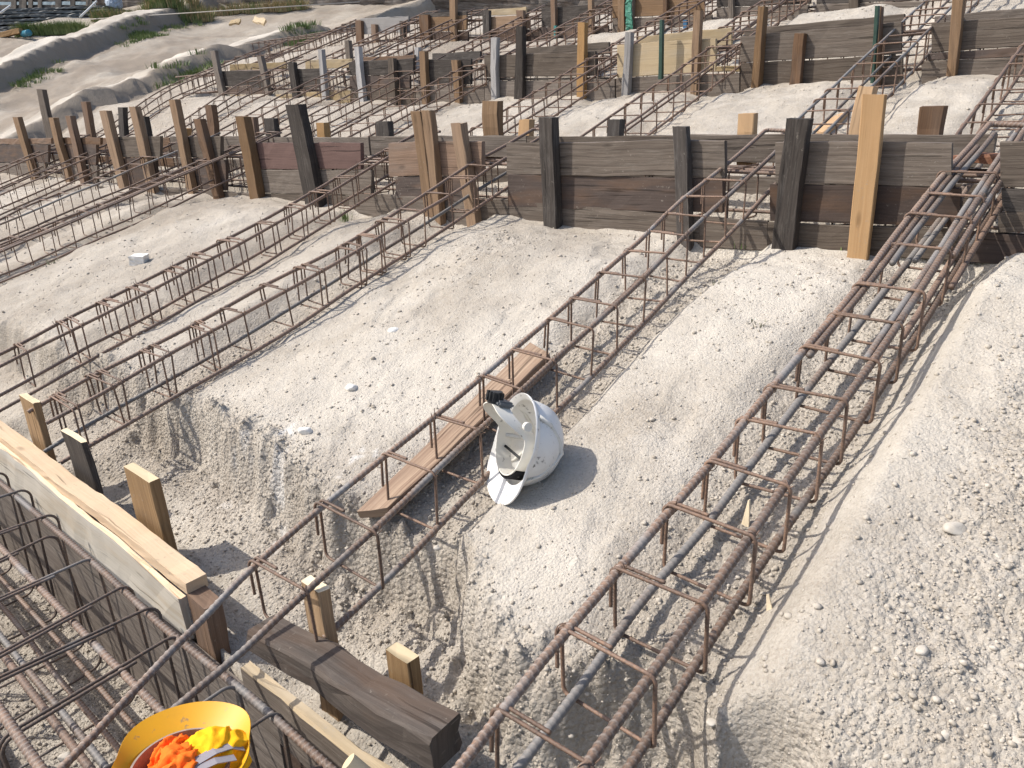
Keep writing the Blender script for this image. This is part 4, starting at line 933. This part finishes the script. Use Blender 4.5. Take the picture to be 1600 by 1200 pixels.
V, F = join_geo([tube_geo([(-.098, 0, -.098), (-.126, 0, -.104)], .021, 20)]+[box_geo((-.113, .021*math.cos(k), -.1015+.021*math.sin(k)), .026, .006, .006, .001) for k in np.arange(0, 6.28, .52)])
mesh_obj('ratchet_knob', V, F, BLACKP, hb)
V, F = join_geo([tube_geo([(-.06, .086, -.035), (-.06, .098, -.035)], .012, 16), tube_geo([(-.06, -.086, -.035), (-.06, -.098, -.035)], .012, 16)]); mesh_obj('slider_button', V, F, IVORY, hb, smooth=False)
V, F = band_geo(.105, .086, -.022, .022, .006, 24, None, (-.75, .75)); mesh_obj('sweat_pad', V, F, FOAM, hw)
for s in (-1, 1):
    V, F = tube_geo([(.06*c_, s*.08*1., .0+.1*k) for k, c_ in ((0, 1.5), (.4, 1.2), (.8, .5), (.95, 0), (.8, -.5), (.4, -1.2), (0, -1.5))], .006, 6); mesh_obj('cradle_strap', V, F, IVORY, hw, smooth=True)
V, F = tube_geo([(0, y, .10*math.sqrt(max(0, 1-(y/.085)**2))) for y in np.linspace(-.085, .085, 13)], .006, 6); mesh_obj('cradle_strap', V, F, IVORY, hw, smooth=True)
V, F = tube_geo([(.085, -.05, -.005), (.06, -.02, .02), (.05, .03, .03), (.03, .075, .0)], .004, 6); mesh_obj('chin_strap', V, F, BLACKP, hw, smooth=True)
V, F = box_geo((.02, .02, .122), .07, .05, .002, .0008); mesh_obj('paper_label', V, F, LABELM, hw)
V, F = box_geo((.045, .01, .1195), .018, .02, .002, .0008); mesh_obj('red_mark', V, F, REDM, hw)

YEL = mat_hat('yellow_plastic', (.70,.35,.008), (.5,.26,.03), .3)
BANDG = mat_plain('grey_sweatband', (.30,.24,.2), .8, .2, 150.)
ORANGE = mat_plain('fluorescent_orange_cloth', (.95,.17,.02), .75, .08, 300., .1, 0, .15); HIYEL = mat_plain('fluorescent_yellow_cloth', (.98,.47,.015), .75, .06, 300., .1, 0, .15)
REFL = mat_plain('grey_reflective_tape', (.27,.25,.27), .6, .08, 300.)
fy = np.array((-.80,.60,.16)); uy = np.array((.06,-.12,-1.)) 
Oy = atz(284, 1199, .31)
hy = frame_empty('hard_hat', Oy, fy, uy, 'yellow hard hat lying upside down on the foreground cage, holding a vest', 'hard hat')
V, F = hat_shell(.108, .102, .135, .028, .014, v0=.2, v1=.85); mesh_obj('shell', V, F, YEL, hy, smooth=True).data.set_sharp_from_angle(angle=math.radians(38))
V, F = band_geo(.094, .086, -.010, .028, .004, 80); mesh_obj('headband', V, F, BANDG, hy)
def cloth(name, parent, c, rad, mats, seed, fold=.16, freq=2.2, rot=0., origin=(0,0,0)):
    bm = bmesh.new(); bmesh.ops.create_icosphere(bm, subdivisions=5, radius=1); so_ = Vector((seed*3.1, seed*1.7, -seed))
    ca, sa = math.cos(rot), math.sin(rot)
    for v in bm.verts:
        d = v.co.normalized()
        w = mnoise.noise(d*1.3+so_)*.9
        s = 1 + fold*(1-2.4*abs(mnoise.noise(Vector((d.x*freq*.55+w, d.y*freq*1.9-w, d.z*freq*1.1+w))+so_))) + fold*.38*(1-2.2*abs(mnoise.noise(Vector((d.x*freq*1.5, d.y*freq*3.4+w*2, d.z*freq*2))+so_*2))) - fold*.5
        p = Vector((d.x*rad[0]*s, d.y*rad[1]*s, d.z*rad[2]*s)); v.co = (p.x*ca-p.y*sa+c[0], p.x*sa+p.y*ca+c[1], p.z+c[2])
    V = np.array([v.co[:] for v in bm.verts]); F = [[v.index for v in f.verts] for f in bm.faces]; bm.free()
    return mesh_obj(name, V, F, mats, parent, origin, smooth=True)
vest = frame_empty('safety_vest', Oy, fy, uy, 'crumpled orange and yellow safety vest with grey reflective strips stuffed in the yellow hard hat', 'vest')
cloth('orange_panel', vest, (-.02, .0, .052), (.080, .074, .07), ORANGE, 3, .14, 1.6)
cloth('yellow_panel', vest, (.024, .052, .006), (.050, .062, .046), HIYEL, 5, .14, 1.3)
cloth('orange_fold', vest, (.032, -.024, .010), (.042, .026, .040), ORANGE, 9, .32, 1.5, .5)
cloth('orange_fold', vest, (-.012, .0, -.004), (.036, .05, .036), ORANGE, 14, .30, 1.5, 1.)
def strip(pts, wid, th=.003):
    P = densify(np.array(pts, float), .006); T = np.gradient(P, axis=0); T /= np.linalg.norm(T, axis=1)[:, None]; N = np.cross(T, (0,0,1.)); N /= np.linalg.norm(N, axis=1)[:, None]; n = len(P)
    V = np.concatenate([P-N*wid/2, P+N*wid/2, P+N*wid/2+X3(0,0,th), P-N*wid/2+X3(0,0,th)]); F = []
    for k in range(4):
        for i in range(n-1): F.append([k*n+i, k*n+i+1, ((k+1)%4)*n+i+1, ((k+1)%4)*n+i])
    return V, F
V, F = strip([(-.045,.0,-.024), (-.030,.03,-.036), (-.012,.06,-.040), (.004,.085,-.034), (.012,.105,-.020)], .021, .0015); V[:, 2] += .006; mesh_obj('reflective_strip', V, F, REFL, vest, smooth=False)
V, F = strip([(-.065,-.005,-.022), (-.050,.03,-.034), (-.034,.065,-.036), (-.020,.095,-.026)], .018, .0015); V[:, 2] += .006; mesh_obj('reflective_strip', V, F, REFL, vest, smooth=False)

# ------------------------------------------------------------------ weeds and grass
def mat_leaf(name, a, b):
    t = NT(name); geo = t.n('NewGeometry').outputs['Position']
    c = t.ramp(t.mapr(t.noise(geo, 7., 3), .3, .7), [(0, a), (1, b)]); return t.done(c, .7, None, 0, .2)
LEAF = mat_leaf('weed_green', (.10,.155,.05), (.21,.25,.11)); STRAW = mat_leaf('dry_straw', (.28,.21,.11), (.42,.34,.2)); SAGE = mat_leaf('dusty_sage', (.17,.18,.12), (.3,.29,.21))
def blades(P, n, h, spread, rg, w=.004, flat=.5):
    V = []; F = []
    for i in range(n):
        a = rg.uniform(0, 6.28); r = spread*rg.uniform(0, 1)**.7; b = np.array(P)+np.array((math.cos(a)*r*.5, math.sin(a)*r*.5, -.005)); L = h*rg.uniform(.5, 1.1)
        d = np.array((math.cos(a), math.sin(a), 0)); s = np.array((-d[1], d[0], 0))*w*rg.uniform(.6, 1.3); bend = rg.uniform(.2, 1.1)*flat
        o = len(V)
        for k, tt in enumerate((0, .4, .75)):
            c = b + d*L*bend*tt**1.6 + np.array((0,0,1))*L*(tt-.35*bend*tt*tt); ww = (1, .85, .5)[k]; V += [c-s*ww, c+s*ww]
        V.append(b+d*L*bend+np.array((0,0,1))*L*(1-.35*bend)); F += [[o,o+1,o+3,o+2],[o+2,o+3,o+5,o+4],[o+4,o+5,o+6]]
    return V, F
rg = np.random.default_rng(5)
for px, py, n, h, sp, mt, lab in ((540,336,26,.11,.08,LEAF,'grass tuft at the foot of the tan-brown formwork board'), (1182,548,22,.022,.09,SAGE,'low dusty weed on the pale slope left of the thick cage'), (1118,478,14,.018,.06,SAGE,'tiny dusty weed uphill of the low dusty weed'),
      (1160,374,18,.035,.08,LEAF,'small green weed at the foot of the formwork beside the helmet-side cage'), (1320,386,10,.03,.05,LEAF,'small weed beside the foot of the tall light post'), (1540,392,40,.05,.16,LEAF,'green weeds growing at the formwork foot beside the thick cage'), (1592,402,24,.045,.1,LEAF,'green weed at the right edge by the formwork foot'),
      (208,365,22,.05,.1,LEAF,'low weed under the cage with doubled top bars'), (150,388,22,.05,.1,LEAF,'weed at the edge of the cage with doubled bars, left of the first one'), (85,425,22,.05,.1,SAGE,'grey-green weed beside the lower cage on the left'), (40,438,20,.05,.1,SAGE,'grey-green weed near the left edge'), (760,1196,6,.02,.03,LEAF,'tiny green sprout at the bottom of the photo')):
    p = gp(px, py); p[2] = ground_z(p[0], p[1]); V, F = blades(p, n, h, sp, rg, .0028); o = mesh_obj('weed', V, F, mt, None, p); tag(o, lab, 'weed', 'weeds on the terraces')
V = []; F = []; V2 = []; F2 = []
def grass_at(x, y, n, h, sp, dry=False, w=.0075):
    z = ground_z(x, y); v, f = blades((x, y, z), n, h, sp, rg, w, .6); A, B = (V2, F2) if dry else (V, F); o = len(A); A += v; B += [[i+o for i in q] for q in f]
for ys, xs, h, yend in RIDGES:
    for k in range(330):
        y = rg.uniform(max(4.2, ys[0]), yend-.3); x = np.interp(y, ys, xs)+rg.uniform(.2, .85)*h/.32
        if vnoise(np.array([y*1.1]), np.array([xs[0]]), 4)[0] + rg.uniform(-.25, .25) > .08: grass_at(x, y, 34, .12+.08*(h > .5), .32)
for k in range(320):
    px, py = rg.uniform(150, 330), rg.uniform(22, 40); p = atd(px, py, 20.); grass_at(p[0], p[1], 14, .42, .35, rg.uniform() < .45)
for k in range(200):
    px, py = rg.uniform(300, 480), rg.uniform(22, 36); p = atd(px, py, 20.5); grass_at(p[0], p[1], 14, .34, .4, rg.uniform() < .7)
for k in range(220):
    px, py = rg.uniform(30, 130), rg.uniform(40, 60); p = atd(px, py, 19.); grass_at(p[0], p[1], 16, .35, .35)
tag(mesh_obj('grass', V, F, LEAF, None), 'green grass growing on the shaded soil banks', 'grass', kind='stuff')
tag(mesh_obj('dry_grass', V2, F2, STRAW, None), 'dry yellow grass in front of the rough wall', 'grass', kind='stuff')

# ------------------------------------------------------------------ far background
def mat_wall():
    t = NT('rough_layered_stone'); uv = t.n('UVMap').outputs[0]
    a, _ = t.vmul(uv, (1.1, 9, 1)); f = t.noise(a, 1.6, 6, .65); g = t.noise(uv, 3., 4)
    col = t.ramp(t.mapr(f, .35, .65), [(0, (.06,.05,.042)), (.5, (.15,.128,.11)), (1, (.26,.235,.21))])
    col = t.mix(t.math('MULTIPLY', t.mapr(g, .45, .7), .4), col, (.12,.085,.065))
    return t.done(col, .95, t.bump(f, 1., .05), 0, .1)
WALLM = mat_wall()
def facing_wall(name, x0, x1, ytop, ybot0, ybot1, d0, d1, mat, rough, nx_, nz_, thick):
    A, B = atd(x0, ybot0, d0), atd(x1, ybot1, d1); A[2] -= 1.6; B[2] -= 2.0; T = atd(x0, ytop, d0)[2]; T2 = atd(x1, ytop, d1)[2]
    L = np.linalg.norm((B-A)[:2]); nrm = np.array(((B-A)[1], -(B-A)[0], 0)); nrm /= np.linalg.norm(nrm)
    U, Wv = np.meshgrid(np.linspace(0, 1, nx_), np.linspace(0, 1, nz_), indexing='xy')
    Pb = A[None, None]*(1-U[..., None])+B[None, None]*U[..., None]; top = T*(1-U)+T2*U
    Pb[..., 2] = Pb[..., 2]*(1-Wv)+top*Wv
    H = (T-A[2]); row = np.floor(Wv*H/.17); gapm = np.abs((Wv*H/.17) % 1-.5)
    dsp = rough*(fbm(U*L+row*3.7, row*1.3, .7, 3, 81)*1.2 - .8*sstep(.36, .5, gapm) + .5*fbm(U*L, Wv*H, .12, 3, 82))
    Pb = Pb + nrm[None, None]*dsp[..., None]
    Vf = Pb.reshape(-1, 3); Vb = Vf - nrm*thick; n = len(Vf); id_ = np.arange(n).reshape(nz_, nx_)
    q = np.stack([id_[:-1,:-1], id_[:-1,1:], id_[1:,1:], id_[1:,:-1]], -1).reshape(-1, 4)
    F = q.tolist()+(q[:, ::-1]+n).tolist()
    for k in range(nx_-1): F += [[id_[-1,k], id_[-1,k+1], id_[-1,k+1]+n, id_[-1,k]+n]]
    uvs = []
    UVv = np.stack([U*L, Wv*H], -1).reshape(-1, 2)
    for f in F: uvs += [tuple(UVv[i % n]) for i in f]
    return mesh_obj(name, np.vstack([Vf, Vb]), [[int(i) for i in f] for f in F], mat, None, A, uvs, True)
o = facing_wall('rough_wall', 155, 1000, -140, 36, 30, 23.0, 18.5, WALLM, .09, 260, 44, .4); tag(o, 'rough grey-brown layered stone wall along the top of the site', 'wall')
STEELM = mat_plain('dull_blue_grey_steel', (.085,.095,.10), .55, .45, 3.); PANE = mat_plain('pale_blue_sheet', (.34,.46,.52), .5, .2, 4.); DARKW = mat_plain('dark_fence_timber', (.10,.085,.07), .85, .4, 6.)
root = empty('steel_stack', atd(70, 58, 20.), 'stack of dark blue-grey steel sheets in the upper left corner', 'steel stack'); ro = np.array(root.location)
for k in range(9):
    y0 = 60-k*5.6; a, b = atd(-60, y0+rg.uniform(-1, 1)+4, 20.6+.05*k), atd(172-rg.uniform(0, 26), y0-3, 20.3+.05*k)
    o = prism('sheet', a-X3(0,0,.0), a+X3(0,0,.062), b-X3(0,0,0), b+X3(0,0,.062), (-.7,.9,0), [STEELM, STEELM], ch=.004, age=4); 
    Mw = o.location.copy(); o.parent = root; o.location = Mw-Vector(ro)
root = empty('slatted_fence', atd(150, 8, 23.6), 'dark slatted fence with pale blue gaps along the upper left edge', 'fence'); ro = np.array(root.location)
def fence_part(nm, x0, y0t, y0b, x1, y1t, y1b, d, mt, th=.05):
    P = [atd(x0, y0b, d), atd(x0, y0t, d), atd(x1, y1b, d), atd(x1, y1t, d)]
    o = prism(nm, *P, (-.035, .04, 0) if th < .1 else (-.1, .1, 0), [mt, mt], ch=.004, age=2); Mw = o.location.copy(); o.parent = root; o.location = Mw-Vector(ro)
fence_part('backing_sheet', -60, -6, 9, 340, -8, 8, 23.9, PANE); fence_part('rail', -60, -9, 2.6, 340, -10, 1.8, 23.5, DARKW); fence_part('rail', -60, 8.2, 22, 340, 6.8, 20, 23.5, DARKW)
for x in (20, 36, 48, 62, 92, 112, 140, 200, 238, 276, 312): fence_part('post', x-rg.uniform(2, 7), -8, 24, x+rg.uniform(2, 6), -8, 24, 23.42, DARKW)
WHITEM = mat_plain('white_paint', (.7,.7,.68), .5, .1)
def pole(name, a, b, da, db, r, mt, label, cat):
    A, B = atd(*a, da), atd(*b, db); V, F = tube_geo([A, A*.5+B*.5, B], r, 8); o = mesh_obj(name, V, F, mt, None, A, None, True); tag(o, label, cat)
pole('prop_pole', (125, 27), (151, 2), 19.2, 19.6, .025, WHITEM, 'white pole leaning on the steel stack in the upper left', 'pole')
pole('prop_pole', (1, 20), (16, 9), 19.2, 19.5, .025, WHITEM, 'short white pole leaning at the upper left edge', 'pole')
pole('cord', (128, 31), (562, 3), 19.6, 17.4, .012, mat_plain('pale_cord', (.4,.37,.33), .8, .1), 'thin pale cord stretched before the rough wall', 'cord')
o = cloth('sack', None, (0,0,0), (.28,.2,.26), mat_plain('pale_blue_sack', (.36,.42,.5), .7, .15), 22, .1, 2., 0., (0,0,0)); o.location = tuple(atd(178, 5, 21.5)); tag(o, 'pale blue-grey sack on top of the fence in the upper left', 'sack')
pa = atd(12, 54, 18.6); o = prism('timber_offcut', pa+X3(-.3,-.1,-.05), pa+X3(-.3,-.1,.07), pa+X3(.22,.2,.02), pa+X3(.22,.2,.13), (-.1,.12,0), [WOOD['fresh'], WOOD['fresh']], ch=.004, age=2); tag(o, 'orange timber offcut by the steel stack in the upper left corner', 'offcut')
pb = atd(40, 52, 18.6); V, F = tube_geo([pb+X3(-.16,0,-.02), pb+X3(-.1,0,.0), pb+X3(.12,.02,.0), pb+X3(.17,.02,0)], .075, 14); o = mesh_obj('blue_canister', V, F, mat_plain('shiny_blue_plastic', (.05,.2,.28), .15, .2), None, pb, None, True); tag(o, 'shiny blue canister lying by the steel stack', 'canister')
for a_, b_, lab in (((358,41),(374,38),'cream broken board on the crest of the soil bank'), ((395,36),(412,41),'small cream wood scrap beside the broken board')):
    pa, pb = gp(*a_, .55), gp(*b_, .55); 
    o = prism('wood_scrap', pa, pa+X3(.03,.06,.09), pb, pb+X3(.03,.06,.09), (.05,-.04,.03), [WOOD['yellow'], WOOD['yellow']], ch=.004, age=4); tag(o, lab, 'wood scrap')
# pieces of cage left in the side trenches
for (pa, pb, lab) in (((0,178),(95,146),'short rusty rebar cage in the grassy side trench at the left edge'), ((215,93),(345,60),'short rusty rebar cage in the far side trench between two soil banks')):
    A, B = gp(*pa, .2), gp(*pb, .2); org = A.copy(); r = empty('rebar_cage', org, lab, 'rebar cage', 'rebar cages in the side trenches'); d = (B-A)/np.linalg.norm(B-A); s = np.cross(d, (0,0,1)); s /= np.linalg.norm(s)
    zl = [ground_z(*(A+(B-A)*t)[:2]) for t in np.linspace(0, 1, 7)]; sh = np.mean([z-(A+(B-A)*t)[2] for z, t in zip(zl, np.linspace(0, 1, 7))]); 
    for oo, hh in ((0, .02), (.24, .02), (0, .2), (.24, .2)): tube('bar', [A+s*oo+X3(0,0,hh-.2), (A+B)/2+s*oo+X3(0,0,hh-.2), B+s*oo+X3(0,0,hh-.2)]-org, .012, RUST, r, (0,0,0), 6)
    nst = int(np.linalg.norm(B-A)/.24)
    loop = [X3(0,0,0), s*.24, s*.24+X3(0,0,.19), X3(0,0,.19), X3(0,0,0)]; Vs, Fs = tube_geo(densify(np.array(loop), .05), .006, 5); mm = bpy.data.meshes.new('stirrup'); mm.from_pydata(Vs.tolist(), [], Fs); mm.materials.append(STIR); mm.update()
    for i in range(nst+1):
        o = bpy.data.objects.new('stirrup', mm); C.objects.link(o); o.parent = r; o.location = tuple(A+(B-A)*i/max(1, nst)+X3(0,0,-.185)-org)
